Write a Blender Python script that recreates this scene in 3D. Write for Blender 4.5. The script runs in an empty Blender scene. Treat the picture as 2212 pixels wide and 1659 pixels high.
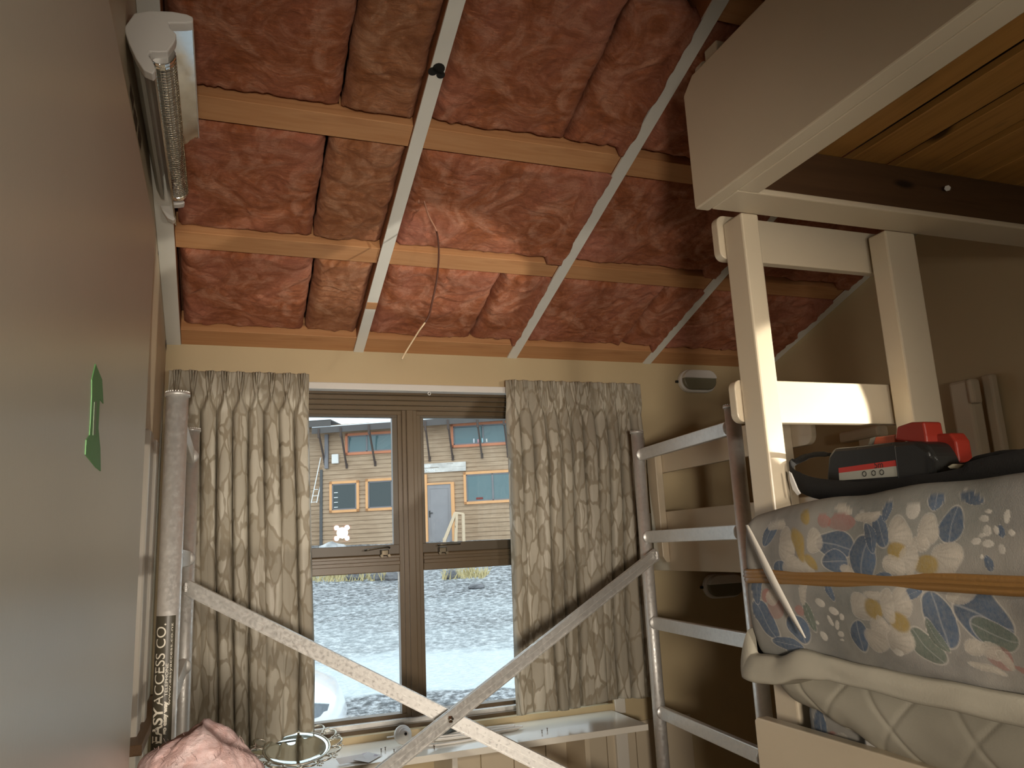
import bpy, bmesh, math, random
import numpy as np
from mathutils import Vector, Matrix, noise, geometry
random.seed(7)
C = bpy.context.scene.collection
rad = math.radians

# ------------------------------------------------------------------ camera
YAW, PITCH, ROLL, FPX = rad(20.58), rad(11.68), rad(-2.74), 1679.3
CAM = Vector((0, 0, 1.55))
_f = Vector((math.sin(YAW)*math.cos(PITCH), math.cos(YAW)*math.cos(PITCH), math.sin(PITCH)))
_r = Vector((math.cos(YAW), -math.sin(YAW), 0)); _u = _r.cross(_f)
_r2 = _r*math.cos(ROLL)+_u*math.sin(ROLL); _u2 = -_r*math.sin(ROLL)+_u*math.cos(ROLL)
cd = bpy.data.cameras.new('camera'); cam = bpy.data.objects.new('camera', cd); C.objects.link(cam)
cd.sensor_fit = 'HORIZONTAL'; cd.sensor_width = 36; cd.lens = 36*FPX/2212
cd.clip_start = 0.02; cd.clip_end = 300
m = Matrix((_r2, _u2, -_f)).transposed().to_4x4(); m.translation = CAM
cam.matrix_world = m
sc = bpy.context.scene; sc.camera = cam

# ------------------------------------------------------------------ world, lamps, exposure
w = bpy.data.worlds.new('overcast_sky'); sc.world = w; w.use_nodes = True
wn = w.node_tree.nodes; wl = w.node_tree.links
bg = wn['Background']; bg.inputs[1].default_value = 2.3
tc = wn.new('ShaderNodeTexCoord'); nz = wn.new('ShaderNodeTexNoise'); nz.inputs['Scale'].default_value = 2.2
nz.inputs['Detail'].default_value = 5
cr = wn.new('ShaderNodeValToRGB'); cr.color_ramp.elements[0].color = (.70, .80, .92, 1); cr.color_ramp.elements[1].color = (.90, .96, 1, 1)
wl.new(tc.outputs['Generated'], nz.inputs['Vector']); wl.new(nz.outputs[0], cr.inputs[0]); wl.new(cr.outputs[0], bg.inputs[0])
sc.view_settings.view_transform = 'Standard'; sc.view_settings.look = 'None'
sc.view_settings.gamma = 1; sc.view_settings.use_curve_mapping = False; sc.view_settings.exposure = 0.0

def lamp(name, kind, loc, power, color, target=None, **kw):
    d = bpy.data.lights.new(name, kind); d.energy = power; d.color = color
    for k, v in kw.items(): setattr(d, k, v)
    o = bpy.data.objects.new(name, d); C.objects.link(o); o.location = loc
    if target: o.rotation_euler = (Vector(target)-Vector(loc)).to_track_quat('-Z', 'Y').to_euler()
    return o
# the LED work light on its tripod right of the camera, outside the frame (its reflection shows in the window glass)
WL = Vector((.97, -.32, 1.72))
lamp('work_light_beam', 'SPOT', WL+Vector((0, .03, 0)), 47, (1, .87, .71), (.55, 3.1, 1.15), spot_size=rad(78), spot_blend=1.0, shadow_soft_size=.045)
# small torch lying on the mattress behind the tool, its beam on the bunk's end board
TL = Vector((1.90, .97, 1.665))
lamp('torch_beam', 'SPOT', TL+Vector((-.02, .05, .015)), 70, (1, .92, .78), (1.42, 1.63, 1.865), spot_size=rad(33), spot_blend=.12, shadow_soft_size=.01)
# unseen soft fill added behind the camera to brighten the room
lamp('fill_light', 'AREA', (-.06, -.85, 1.4), 11.5, (1, .88, .74), (.62, 3.2, 1.55), shape='DISK', size=.30, spread=rad(66))
# daylight through the window
lamp('window_portal', 'AREA', (.74, 3.36, 1.5), 1, (1, 1, 1), (.74, 0, 1.5), shape='RECTANGLE', size=1.7, size_y=1.3)
bpy.data.lights['window_portal'].cycles.is_portal = True

# ------------------------------------------------------------------ helpers
def ray(px, py): return (_f*FPX + _r2*(px-1106) - _u2*(py-829.5))
def at(px, py, ax, val):
    d = ray(px, py); i = 'xyz'.index(ax); return CAM + d*((val-CAM[i])/d[i])
def onplane(px, py, n, p0):
    d = ray(px, py); return CAM + d*((Vector(p0)-CAM).dot(n)/d.dot(n))

def bm_new(): return bmesh.new()
def box(bm, a, b, bev=0, seg=2):
    a, b = Vector(a), Vector(b)
    r = bmesh.ops.create_cube(bm, size=1)
    vs = r['verts']
    bmesh.ops.scale(bm, vec=(abs(b.x-a.x), abs(b.y-a.y), abs(b.z-a.z)), verts=vs)
    bmesh.ops.translate(bm, vec=(a+b)/2, verts=vs)
    if bev:
        es = list({e for v in vs for e in v.link_edges})
        bmesh.ops.bevel(bm, geom=es, offset=bev, segments=seg, affect='EDGES', profile=.5, clamp_overlap=True)
    return bm
def frame_of(d):
    d = d.normalized(); up = Vector((0, 0, 1)) if abs(d.z) < .95 else Vector((0, 1, 0))
    s = d.cross(up).normalized(); return s, s.cross(d).normalized()
def bar(bm, p, q, w_, h_, up=None, bev=0):
    """rectangular bar from p to q, w_ across, h_ along 'up'"""
    p, q = Vector(p), Vector(q); d = (q-p); L = d.length; d.normalize()
    if up is None: s, u = frame_of(d)
    else:
        s = d.cross(Vector(up)).normalized(); u = s.cross(d).normalized()
    tmp = bmesh.new(); box(tmp, (-w_/2, -h_/2, 0), (w_/2, h_/2, L), bev)
    M = Matrix((s, u, d)).transposed().to_4x4(); M.translation = p
    tmp.transform(M); me = bpy.data.meshes.new('t'); tmp.to_mesh(me); bm.from_mesh(me); bpy.data.meshes.remove(me); tmp.free()
    return bm
def tube(bm, pts, r, seg=12, cap=True, radii=None, closed=False):
    pts = [Vector(p) for p in pts]; n = len(pts); rings = []
    prev = None
    for i, p in enumerate(pts):
        if closed: d = pts[(i+1) % n]-pts[i-1]
        else: d = pts[min(i+1, n-1)]-pts[max(i-1, 0)]
        d.normalize()
        if prev is None: s, u = frame_of(d)
        else:
            s = (prev - d*prev.dot(d)).normalized(); u = s.cross(d)
        prev = s
        rr = radii[i] if radii else r
        rings.append([bm.verts.new(p + s*math.cos(t)*rr + u*math.sin(t)*rr) for t in [2*math.pi*k/seg for k in range(seg)]])
    rng = range(n) if closed else range(n-1)
    for i in rng:
        a, b = rings[i], rings[(i+1) % n]
        for k in range(seg):
            f = bm.faces.new((a[k], a[(k+1) % seg], b[(k+1) % seg], b[k])); f.smooth = True
    if cap and not closed:
        bm.faces.new(rings[0][::-1]); bm.faces.new(rings[-1])
    return bm
def smooth_path(pts, k=6):
    pts = [Vector(p) for p in pts]; out = []
    for i in range(len(pts)-1):
        p0 = pts[max(i-1, 0)]; p1 = pts[i]; p2 = pts[i+1]; p3 = pts[min(i+2, len(pts)-1)]
        for j in range(k):
            t = j/k
            out.append(.5*((2*p1)+(p2-p0)*t+(2*p0-5*p1+4*p2-p3)*t*t+(3*p1-p0-3*p2+p3)*t**3))
    out.append(pts[-1]); return out
def hollow(bm, p, q, ro, ri, seg=32):
    """open tube with wall thickness"""
    p, q = Vector(p), Vector(q); d = (q-p).normalized(); s, u = frame_of(d)
    R = []
    for c, rr in ((p, ri), (p, ro), (q, ro), (q, ri)):
        R.append([bm.verts.new(c+s*math.cos(t)*rr+u*math.sin(t)*rr) for t in [2*math.pi*k/seg for k in range(seg)]])
    for i in range(4):
        a, b = R[i], R[(i+1) % 4]
        for k in range(seg):
            f = bm.faces.new((a[k], b[k], b[(k+1) % seg], a[(k+1) % seg])); f.smooth = i in (1, 3)
    return bm
def lathe(bm, prof, center, axis=(0, 0, 1), seg=32):
    d = Vector(axis).normalized(); s, u = frame_of(d); c = Vector(center); R = []
    for r, h in prof:
        R.append([bm.verts.new(c+d*h+s*math.cos(t)*r+u*math.sin(t)*r) for t in [2*math.pi*k/seg for k in range(seg)]])
    for i in range(len(R)-1):
        for k in range(seg):
            f = bm.faces.new((R[i][k], R[i][(k+1) % seg], R[i+1][(k+1) % seg], R[i+1][k])); f.smooth = True
    for ring in (R[0], R[-1]):
        try: bm.faces.new(ring)
        except Exception: pass
    bmesh.ops.recalc_face_normals(bm, faces=bm.faces[:])
    return bm
def prism(bm, poly, off, bev=0):
    """poly: list of 3d points (planar), extruded by vector off"""
    off = Vector(off); tmp = bmesh.new()
    a = [tmp.verts.new(Vector(p)) for p in poly]; f = tmp.faces.new(a)
    r = bmesh.ops.extrude_face_region(tmp, geom=[f])
    bmesh.ops.translate(tmp, vec=off, verts=[v for v in r['geom'] if isinstance(v, bmesh.types.BMVert)])
    bmesh.ops.recalc_face_normals(tmp, faces=tmp.faces[:])
    if bev: bmesh.ops.bevel(tmp, geom=tmp.edges[:], offset=bev, segments=2, affect='EDGES', profile=.5, clamp_overlap=True)
    bmesh.ops.triangulate(tmp, faces=[f for f in tmp.faces if len(f.verts) > 4])
    me = bpy.data.meshes.new('t'); tmp.to_mesh(me); bm.from_mesh(me); bpy.data.meshes.remove(me); tmp.free()
    return bm
def gridmesh(bm, nu, nv, fn, close_u=False):
    V = [[bm.verts.new(fn(i/(nu-1) if not close_u else i/nu, j/(nv-1))) for j in range(nv)] for i in range(nu)]
    for i in range(nu if close_u else nu-1):
        for j in range(nv-1):
            f = bm.faces.new((V[i][j], V[(i+1) % nu][j], V[(i+1) % nu][j+1], V[i][j+1])); f.smooth = True
    return V
def setprops(o, label=None, cat=None, group=None, kind=None):
    if label: o['label'] = label
    if cat: o['category'] = cat
    if group: o['group'] = group
    if kind: o['kind'] = kind
    return o
def obj(name, bm, m, parent=None, label=None, cat=None, group=None, kind=None, smooth=False, free=True):
    vs = bm.verts
    if parent is not None: loc = parent.matrix_basis.translation if parent.parent is None else Vector((0, 0, 0))
    else:
        xs = [v.co.x for v in vs]; ys = [v.co.y for v in vs]; zs = [v.co.z for v in vs]
        loc = Vector(((min(xs)+max(xs))/2, (min(ys)+max(ys))/2, min(zs)))
    if parent is not None and parent.parent is not None:
        loc = parent.parent.matrix_basis.translation + parent.matrix_basis.translation
    for v in vs: v.co -= loc
    me = bpy.data.meshes.new(name)
    bm.to_mesh(me)
    if free: bm.free()
    if smooth: me.shade_smooth()
    if isinstance(m, (list, tuple)):
        for k in m: me.materials.append(k)
    else: me.materials.append(m)
    o = bpy.data.objects.new(name, me); C.objects.link(o)
    if parent is not None: o.parent = parent
    else: o.location = loc
    return setprops(o, label, cat, group, kind)
def thing(name, loc, label=None, cat=None, group=None, kind=None):
    o = bpy.data.objects.new(name, None); C.objects.link(o); o.location = loc; o.empty_display_size = .1
    o.matrix_basis.translation = Vector(loc)
    return setprops(o, label, cat, group, kind)
def copy_tree(src, offset=(0, 0, 0), **props):
    r = src.copy(); C.objects.link(r); r.location = Vector(src.location)+Vector(offset)
    for k, v in props.items(): r[k] = v
    def rec(a, b):
        for ch in list(a.children):
            c = ch.copy(); C.objects.link(c); c.parent = b; rec(ch, c)
    rec(src, r)
    return r

# ------------------------------------------------------------------ materials
class Mat:
    def __init__(s, name, color=(.5, .5, .5), rough=.5, metal=0, spec=.5):
        s.m = bpy.data.materials.new(name); s.m.use_nodes = True; s.nt = s.m.node_tree
        s.b = s.nt.nodes['Principled BSDF']
        s.b.inputs['Base Color'].default_value = (*color, 1); s.b.inputs['Roughness'].default_value = rough
        s.b.inputs['Metallic'].default_value = metal; s.b.inputs['Specular IOR Level'].default_value = spec
        s.co = s.nt.nodes.new('ShaderNodeTexCoord')
    def n(s, t, **kw):
        x = s.nt.nodes.new(t)
        for k, v in kw.items():
            if k in x.inputs: x.inputs[k].default_value = v
            else: setattr(x, k, v)
        return x
    def l(s, a, b): s.nt.links.new(a, b)
    def mapping(s, scale=(1, 1, 1), rot=(0, 0, 0), loc=(0, 0, 0), src='Object'):
        mp = s.n('ShaderNodeMapping'); mp.inputs['Scale'].default_value = scale; mp.inputs['Rotation'].default_value = rot; mp.inputs['Location'].default_value = loc
        s.l(s.co.outputs[src], mp.inputs[0]); return mp.outputs[0]
    def noise(s, scale, detail=4, vec=None, dist=0, rough=.5):
        x = s.n('ShaderNodeTexNoise'); x.inputs['Scale'].default_value = scale; x.inputs['Detail'].default_value = detail
        x.inputs['Distortion'].default_value = dist; x.inputs['Roughness'].default_value = rough
        s.l(vec if vec is not None else s.co.outputs['Object'], x.inputs['Vector']); return x.outputs[0]
    def ramp(s, fac, stops):
        x = s.n('ShaderNodeValToRGB'); e = x.color_ramp.elements
        while len(e) < len(stops): e.new(.5)
        for k, (p, c) in enumerate(stops): e[k].position = p; e[k].color = (*c, 1)
        s.l(fac, x.inputs[0]); return x.outputs[0]
    def mix(s, fac, a, b, mode='MIX'):
        x = s.n('ShaderNodeMix'); x.data_type = 'RGBA'; x.blend_type = mode
        for v, i in ((fac, 0), (a, 6), (b, 7)):
            if isinstance(v, (int, float)): x.inputs[i].default_value = v
            elif isinstance(v, tuple): x.inputs[i].default_value = (*v, 1)
            else: s.l(v, x.inputs[i])
        return x.outputs[2]
    def color(s, out): s.l(out, s.b.inputs['Base Color']); return s
    def rough(s, out): s.l(out, s.b.inputs['Roughness']); return s
    def bump(s, h, strength=.3, dist=.01):
        x = s.n('ShaderNodeBump'); x.inputs['Strength'].default_value = strength; x.inputs['Distance'].default_value = dist
        s.l(h, x.inputs['Height']); s.l(x.outputs[0], s.b.inputs['Normal']); return s
def paint(name, col, rough=.5, var=.06, bump=.08, sc_=60):
    t = Mat(name, col, rough)
    a = tuple(c*(1-var) for c in col); b = tuple(min(1, c*(1+var)) for c in col)
    t.color(t.ramp(t.noise(3, 5), [(.3, a), (.7, b)])); t.bump(t.noise(sc_, 3), bump, .003); return t.m
def wood(name, c1, c2, c3, rough=.55, axis='x', scale=1., knots=True):
    t = Mat(name, c1, rough)
    sc1 = {'x': (1.2, 22, 22), 'y': (22, 1.2, 22), 'z': (22, 22, 1.2)}[axis]
    v = t.mapping(tuple(s*scale for s in sc1)); n1 = t.noise(1.6, 6, v, .6)
    col = t.ramp(n1, [(.3, c1), (.55, c2), (.75, c3)])
    sc2 = {'x': (3, 9, 9), 'y': (9, 3, 9), 'z': (9, 9, 3)}[axis]
    if knots:
        vo = t.n('ShaderNodeTexVoronoi'); vo.inputs['Scale'].default_value = .9
        t.l(t.mapping(sc2, loc=(.37, .61, .2)), vo.inputs['Vector'])
        col = t.mix(t.ramp(vo.outputs['Distance'], [(.06, (1, 1, 1)), (.13, (0, 0, 0))]), col, tuple(c*.25 for c in c1))
    t.color(col); t.bump(n1, .15, .003); return t.m
def metal(name, col, rough=.3, var=.25, sc_=30, bump=.1):
    t = Mat(name, col, rough, 1)
    n1 = t.noise(sc_, 6, None, .5, .65)
    t.color(t.ramp(n1, [(.3, tuple(c*(1-var) for c in col)), (.6, col)]))
    t.rough(t.ramp(t.noise(sc_*1.7, 5), [(.3, (rough*.7,)*3), (.75, (min(1, rough*1.6),)*3)])); t.bump(n1, bump, .002); return t.m

M = {}
M['wall'] = paint('wall_paint', (.56, .45, .27), .55, .04, .06, 90)
M['wall_left'] = paint('left_wall_paint', (.57, .46, .32), .5, .04, .05, 90)
M['bunk'] = paint('cream_enamel', (.63, .54, .40), .32, .03, .12, 45)
M['trim'] = paint('white_gloss', (.74, .70, .62), .3, .03, .05)
M['door'] = paint('door_enamel', (.45, .42, .345), .3, .03, .04, 140)
M['strip'] = paint('strip_paint', (.82, .82, .76), .6, .08, .1)
M['raft'] = wood('rafter_wood', (.30, .12, .05), (.38, .16, .07), (.25, .09, .04))
M['pine'] = wood('pine', (.50, .235, .095), (.58, .30, .135), (.43, .19, .075), .6, 'x')
M['roofboard'] = wood('roof_boards', (.14, .06, .03), (.2, .08, .04), (.1, .04, .02), .7, 'x')
M['slat'] = wood('bed_slat_pine', (.33, .155, .035), (.42, .21, .055), (.27, .115, .024), .45, 'y')
M['darkwood'] = wood('dark_stained_wood', (.065, .032, .015), (.09, .045, .02), (.05, .022, .01), .5, 'x')
M['alu'] = metal('aluminium', (.80, .79, .76), .42, .10, 55, .05)
M['alu'].node_tree.nodes['Principled BSDF'].inputs['Metallic'].default_value = .62
M['chrome'] = metal('chrome', (.8, .8, .78), .12, .1, 14, .03)
M['wire'] = metal('guard_wire', (.62, .56, .44), .25, .2, 60)
M['bronze'] = paint('bronze_anodised', (.105, .07, .036), .33, .08, .04)
M['darkframe'] = paint('dark_window_seal', (.075, .053, .030), .4, .05, .02)
M['black'] = paint('black_plastic', (.012, .012, .011), .42, .2, .1)
M['webbing'] = paint('black_webbing', (.006, .005, .004), .9, .2, .3, 300)
M['red'] = paint('red_plastic', (.20, .018, .010), .4, .08, .08)
M['white_plastic'] = paint('white_plastic', (.78, .76, .72), .35, .03, .03)
M['lens'] = paint('frosted_lens', (.20, .19, .13), .35, .05, .1, 200)
M['green_tape'] = paint('green_masking_tape', (.10, .27, .09), .6, .12, .15)
M['floor'] = wood('floor_boards', (.2, .12, .06), (.26, .16, .08), (.16, .09, .04), .5, 'y')
M['shelf'] = paint('shelf_gloss', (.80, .76, .67), .16, .02, .03)
M['sticker'] = None

def insulation(name, a, b, c, white):
    t = Mat(name, a, .95, 0, .15)
    v = t.mapping((1, 1.0, 1))
    n0 = t.noise(2.6, 3, v, .3)
    n1 = t.noise(7, 8, v, 2.6, .62)          # swirled fibre
    n2 = t.noise(45, 6, t.mapping((.45, 1.7, 1), (0, 0, .5)), 2.6, .75); n3 = t.noise(90, 6, None, 1.2, .8)
    col = t.ramp(n1, [(.34, a), (.47, b), (.62, c)])
    col = t.mix(t.ramp(n0, [(.42, (0, 0, 0)), (.68, (.7, .7, .7))]), col, white)
    col = t.mix(t.ramp(n2, [(.56, (0, 0, 0)), (.74, (.40, .40, .40))]), col, tuple(min(1, x*1.35) for x in c))
    col = t.mix(t.ramp(n3, [(.36, (.45, .45, .45)), (.5, (0, 0, 0))]), col, a)
    t.color(col)
    h = t.mix(.6, n1, n2); t.bump(h, 1.0, .012)
    t.b.inputs['Sheen Weight'].default_value = .25
    t.b.inputs['Sheen Tint'].default_value = (1, .6, .55, 1)
    return t.m
M['batt'] = insulation('pink_fibreglass', (.30, .085, .024), (.46, .155, .065), (.62, .29, .175), (.60, .23, .165))
M['batt2'] = insulation('brownish_fibreglass', (.29, .10, .032), (.43, .175, .075), (.58, .30, .17), (.53, .24, .13))
M['scrap'] = insulation('pale_fibreglass', (.62, .36, .30), (.76, .53, .50), (.86, .68, .66), (.80, .60, .62))

# curtain fabric with an embossed branching leaf pattern
t = Mat('leaf_pattern_curtain', (.55, .48, .38), .7, 0, .3)
uv = t.n('ShaderNodeUVMap'); mp = t.n('ShaderNodeMapping'); mp.inputs['Scale'].default_value = (34, 9, 1); mp.inputs['Rotation'].default_value = (0, 0, .1)
t.l(uv.outputs[0], mp.inputs[0])
dn = t.n('ShaderNodeTexNoise'); dn.inputs['Scale'].default_value = .9; dn.inputs['Detail'].default_value = 2; t.l(mp.outputs[0], dn.inputs['Vector'])
ad = t.n('ShaderNodeMix'); ad.data_type = 'RGBA'; ad.blend_type = 'LINEAR_LIGHT'; ad.inputs[0].default_value = .55; t.l(mp.outputs[0], ad.inputs[6]); t.l(dn.outputs['Color'], ad.inputs[7])
ve = t.n('ShaderNodeTexVoronoi'); ve.feature = 'DISTANCE_TO_EDGE'; ve.inputs['Scale'].default_value = 1; t.l(ad.outputs[2], ve.inputs['Vector'])
vc = t.n('ShaderNodeTexVoronoi'); vc.inputs['Scale'].default_value = 1; t.l(ad.outputs[2], vc.inputs['Vector'])
sep = t.n('ShaderNodeSeparateColor'); t.l(vc.outputs['Color'], sep.inputs[0])
leaf = t.ramp(sep.outputs[0], [(.35, (.41, .37, .295)), (.65, (.54, .50, .41))])
t.color(t.mix(t.ramp(ve.outputs['Distance'], [(.05, (1, 1, 1)), (.10, (0, 0, 0))]), leaf, (.33, .285, .21)))
t.rough(t.ramp(sep.outputs[0], [(.3, (.75,)*3), (.7, (.42,)*3)]))
t.bump(ve.outputs['Distance'], .5, .006)
tr = t.n('ShaderNodeBsdfTranslucent'); tr.inputs[0].default_value = (.5, .46, .38, 1)
mx = t.n('ShaderNodeMixShader'); mx.inputs[0].default_value = .12; t.l(t.b.outputs[0], mx.inputs[1]); t.l(tr.outputs[0], mx.inputs[2])
t.l(mx.outputs[0], t.nt.nodes['Material Output'].inputs[0]); M['curtain'] = t.m

# clear window glass
t = Mat('window_glass'); g = t.n('ShaderNodeBsdfGlossy'); g.inputs['Roughness'].default_value = .0; g.inputs['Color'].default_value = (1, 1, 1, 1)
trn = t.n('ShaderNodeBsdfTransparent'); trn.inputs[0].default_value = (.95, .98, .97, 1); mx = t.n('ShaderNodeMixShader'); mx.inputs[0].default_value = .05
t.l(trn.outputs[0], mx.inputs[1]); t.l(g.outputs[0], mx.inputs[2]); t.l(mx.outputs[0], t.nt.nodes['Material Output'].inputs[0]); M['glass'] = t.m
t = Mat('mirror', (.75, .8, .78), .04, 1); M['mirror'] = t.m
t = Mat('led', (1, 1, 1), .4); t.b.inputs['Emission Color'].default_value = (1, .93, .8, 1); t.b.inputs['Emission Strength'].default_value = 350; M['led'] = t.m

def vcol_mat(name, rough=.8, bumpsc=400):
    t = Mat(name, (.5, .5, .5), rough, 0, .2)
    a = t.n('ShaderNodeVertexColor'); a.layer_name = 'pattern'; nn = t.noise(bumpsc, 2)
    t.color(t.mix(t.ramp(t.noise(160, 3), [(.3, (0, 0, 0)), (.7, (.25, .25, .25))]), a.outputs[0], (.30, .28, .24)))
    t.bump(nn, .3, .001); return t.m
M['floral'] = vcol_mat('floral_ticking')

# ================================================================== ROOM SHELL
XL, XR, YW, YB = -.225, 2.61, 3.2, -1.6
SL = math.tan(rad(18.29)); CZ = 2.377
def cz(y): return CZ + SL*(YW-y)
NCL = Vector((0, SL, 1)).normalized()
# window wall with opening
WX0, WX1, WZ0, WZ1 = -.12, 1.60, .862, 2.215
bm = bm_new()
box(bm, (XL-.1, YW, 0), (WX0, YW+.14, cz(YW)+.12)); box(bm, (WX1, YW, 0), (XR+.1, YW+.14, cz(YW)+.12))
box(bm, (WX0, YW, 0), (WX1, YW+.14, WZ0)); box(bm, (WX0, YW, WZ1), (WX1, YW+.14, cz(YW)+.12))
obj('wall_window', bm, M['wall'], kind='structure')
bm = bm_new(); box(bm, (XL-.1, YB-.1, 0), (XL, YW, 4.3)); obj('wall_left', bm, M['wall_left'], kind='structure')
bm = bm_new(); box(bm, (XR, YB-.1, 0), (XR+.1, YW, 4.3)); obj('wall_right', bm, M['wall'], kind='structure')
bm = bm_new(); box(bm, (XL-.1, YB-.1, 0), (XR+.1, YB, 4.3)); obj('wall_back', bm, M['wall'], kind='structure')
bm = bm_new(); box(bm, (XL-.1, YB-.1, -.1), (XR+.1, YW+.14, 0)); obj('floor', bm, M['floor'], kind='structure')
def slope_box(bm, x0, x1, y0, y1, d0, d1, bev=0):
    """box lying on the roof slope: d0/d1 are depths above the ceiling plane (positive = up)"""
    o = Vector((0, YW, CZ)); sd = Vector((0, -1, SL)).normalized()
    tmp = bmesh.new(); L0 = (YW-y1)/(-sd.y); L1 = (YW-y0)/(-sd.y)
    box(tmp, (x0, L0, d0), (x1, L1, d1), bev)
    Mx = Matrix(((1, 0, 0), tuple(sd), tuple(NCL))).transposed().to_4x4(); Mx.translation = o
    tmp.transform(Mx); bmesh.ops.recalc_face_normals(tmp, faces=tmp.faces[:])
    me = bpy.data.meshes.new('t'); tmp.to_mesh(me); bm.from_mesh(me); bpy.data.meshes.remove(me); tmp.free()
bm = bm_new(); slope_box(bm, XL-.1, XR+.1, YB-.1, YW+.14, .11, .15)
obj('ceiling', bm, M['roofboard'], kind='structure')

# rafters (painted underside strip) : each a thing of its own
RX = [(-.2245, -.172), (.496, .538), (1.183, 1.228), (1.878, 1.920), (2.565, 2.6095)]
rl = ['white painted rafter against the left wall beside the heater', 'white painted rafter left of the hanging wire with a dark hole in its paint',
      'white painted rafter running diagonally between the hanging wire and the bunk', 'white painted rafter with ragged pink edge ending above right curtain',
      'white painted rafter along the right wall seen behind the bunk posts']
for i, (x0, x1) in enumerate(RX):
    r = thing('rafter', ((x0+x1)/2, YW, CZ), rl[i], 'rafter', 'painted rafters under the roof')
    bm = bm_new(); slope_box(bm, x0, x1, YB+.02, YW-.001, .004, .1); obj('beam', bm, M['raft'], r)
    bm = bm_new(); slope_box(bm, x0+.0005, x1-.0005, YB+.02, YW-.001, -.003, .004)
    obj('painted_strip', bm, M['strip'], r)
    if i == 1:
        bm = bm_new(); c = at(953, 113, 'y', 1.86)
        for k, (dx, dy, rr) in enumerate(((0, 0, .017), (-.014, .012, .013), (.01, .018, .012))):
            cy = 1.83+dy; lathe(bm, [(rr, -.0048), (rr, -.003)], (x0+.022+dx, cy, cz(cy)), NCL, 14)
        obj('dark_hole', bm, M['black'], r, 'dark torn hole in the white paint')
        bm = bm_new(); slope_box(bm, x0+.001, x1-.001, 2.86, 2.90, -.0045, -.003); obj('bare_patch', bm, M['pine'], r, 'bare wood patch in the paint')
# nogs / purlins, one piece per bay
PY = [(3.100, 3.198), (2.568, 2.645), (2.035, 2.112), (1.475, 1.552), (.92, .997)]
cols = [(RX[i][1], RX[i+1][0]) for i in range(4)]
rown = ['on top of the window wall', 'in the lower row', 'in the upper row', 'in the topmost row', '']
coln = ['bay beside the left wall', 'bay with the hanging wire', 'bay above right curtain', 'bay by right wall']
for j, (y0, y1) in enumerate(PY):
    for i, (a, b) in enumerate(cols):
        if j == 4: continue
        if j == 3 and i < 2: continue
        bm = bm_new(); slope_box(bm, a+.001, b-.001, y0, y1, .006 if j else .0005, .09, .002)
        if j in (1, 2) and i < 3:
            pass
        obj('purlin', bm, M['pine'], label='bare pine purlin '+rown[j]+', '+coln[i], cat='roof timber', group='pine purlins between the rafters')

# insulation batts
def batt(x0, x1, y0, y1, seed, lapR=0, lapL=0, mat='batt', depth=.012):
    nx = max(10, int((x1-x0)/.0055)); ny = max(10, int((y1-y0)/.0055)); bm = bm_new()
    off = Vector((seed*3.1, seed*7.7, seed*1.3))
    def fn(u, v):
        x = x0+(x1-x0)*u; y = y0+(y1-y0)*v
        p = Vector((x, y, 0))+off
        ed = min(u, 1-u)*(x1-x0); ev = min(v, 1-v)*(y1-y0)
        if lapR and u > .6: ed = .05
        if lapL and u < .4: ed = .05
        e = min(ed, ev); rnd = .035*(1-min(1, e/.035))**2
        if lapR:
            k = max(0, (u-.75)/.25)
            w_ = noise.fractal(Vector((y*11, seed, 0)), 1, 2, 4)
            x += k*lapR*(w_*1.0+.15)
        q = Vector((p.x*3.2, p.y*3.8, 0)); q += Vector((noise.noise(p*6), noise.noise(p*6+Vector((5, 5, 5))), 0))*.9
        h = .009*noise.fractal(q*1.4, 1, 2, 5) + .006*noise.turbulence(q*5, 4, False)
        wob = .005*noise.fractal(p*14, 1, 2, 3)
        d = depth + rnd - h - .004 + .0022*noise.fractal(p*75, 1, 2, 3)
        if lapR and u > .9: d = min(d, -.0065-.004*abs(noise.noise(p*30))) if u < .999 else .002
        x += wob if 0 < u < 1 else wob*.8
        y += .006*noise.fractal(Vector((x*14, seed, 4)), 1, 2, 3)
        return Vector((x, y, cz(y)))+NCL*max(d, -.012)
    V = gridmesh(bm, nx, ny, fn)
    # thickness: skirt up
    bord = [V[i][0] for i in range(nx)]+[V[-1][j] for j in range(1, ny)]+[V[i][-1] for i in range(nx-2, -1, -1)]+[V[0][j] for j in range(ny-2, 0, -1)]
    up = [bm.verts.new(v.co+NCL*.06) for v in bord]
    n = len(bord)
    for k in range(n): 
        f = bm.faces.new((bord[k], bord[(k+1) % n], up[(k+1) % n], up[k])); f.smooth = True
    bm.faces.new(up)
    bmesh.ops.recalc_face_normals(bm, faces=bm.faces[:])
    return bm
rows = [(2.650, 3.097), (2.117, 2.562), (1.557, 2.028), (1.0, 1.47)]
rtxt = ['lowest row', 'middle row', 'upper row', 'topmost row']
splits = [.281, .960, 1.690, 2.30]
cL = ['bay by left wall', 'bay with hanging wire', 'bay above right curtain', 'bay by right wall']
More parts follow.
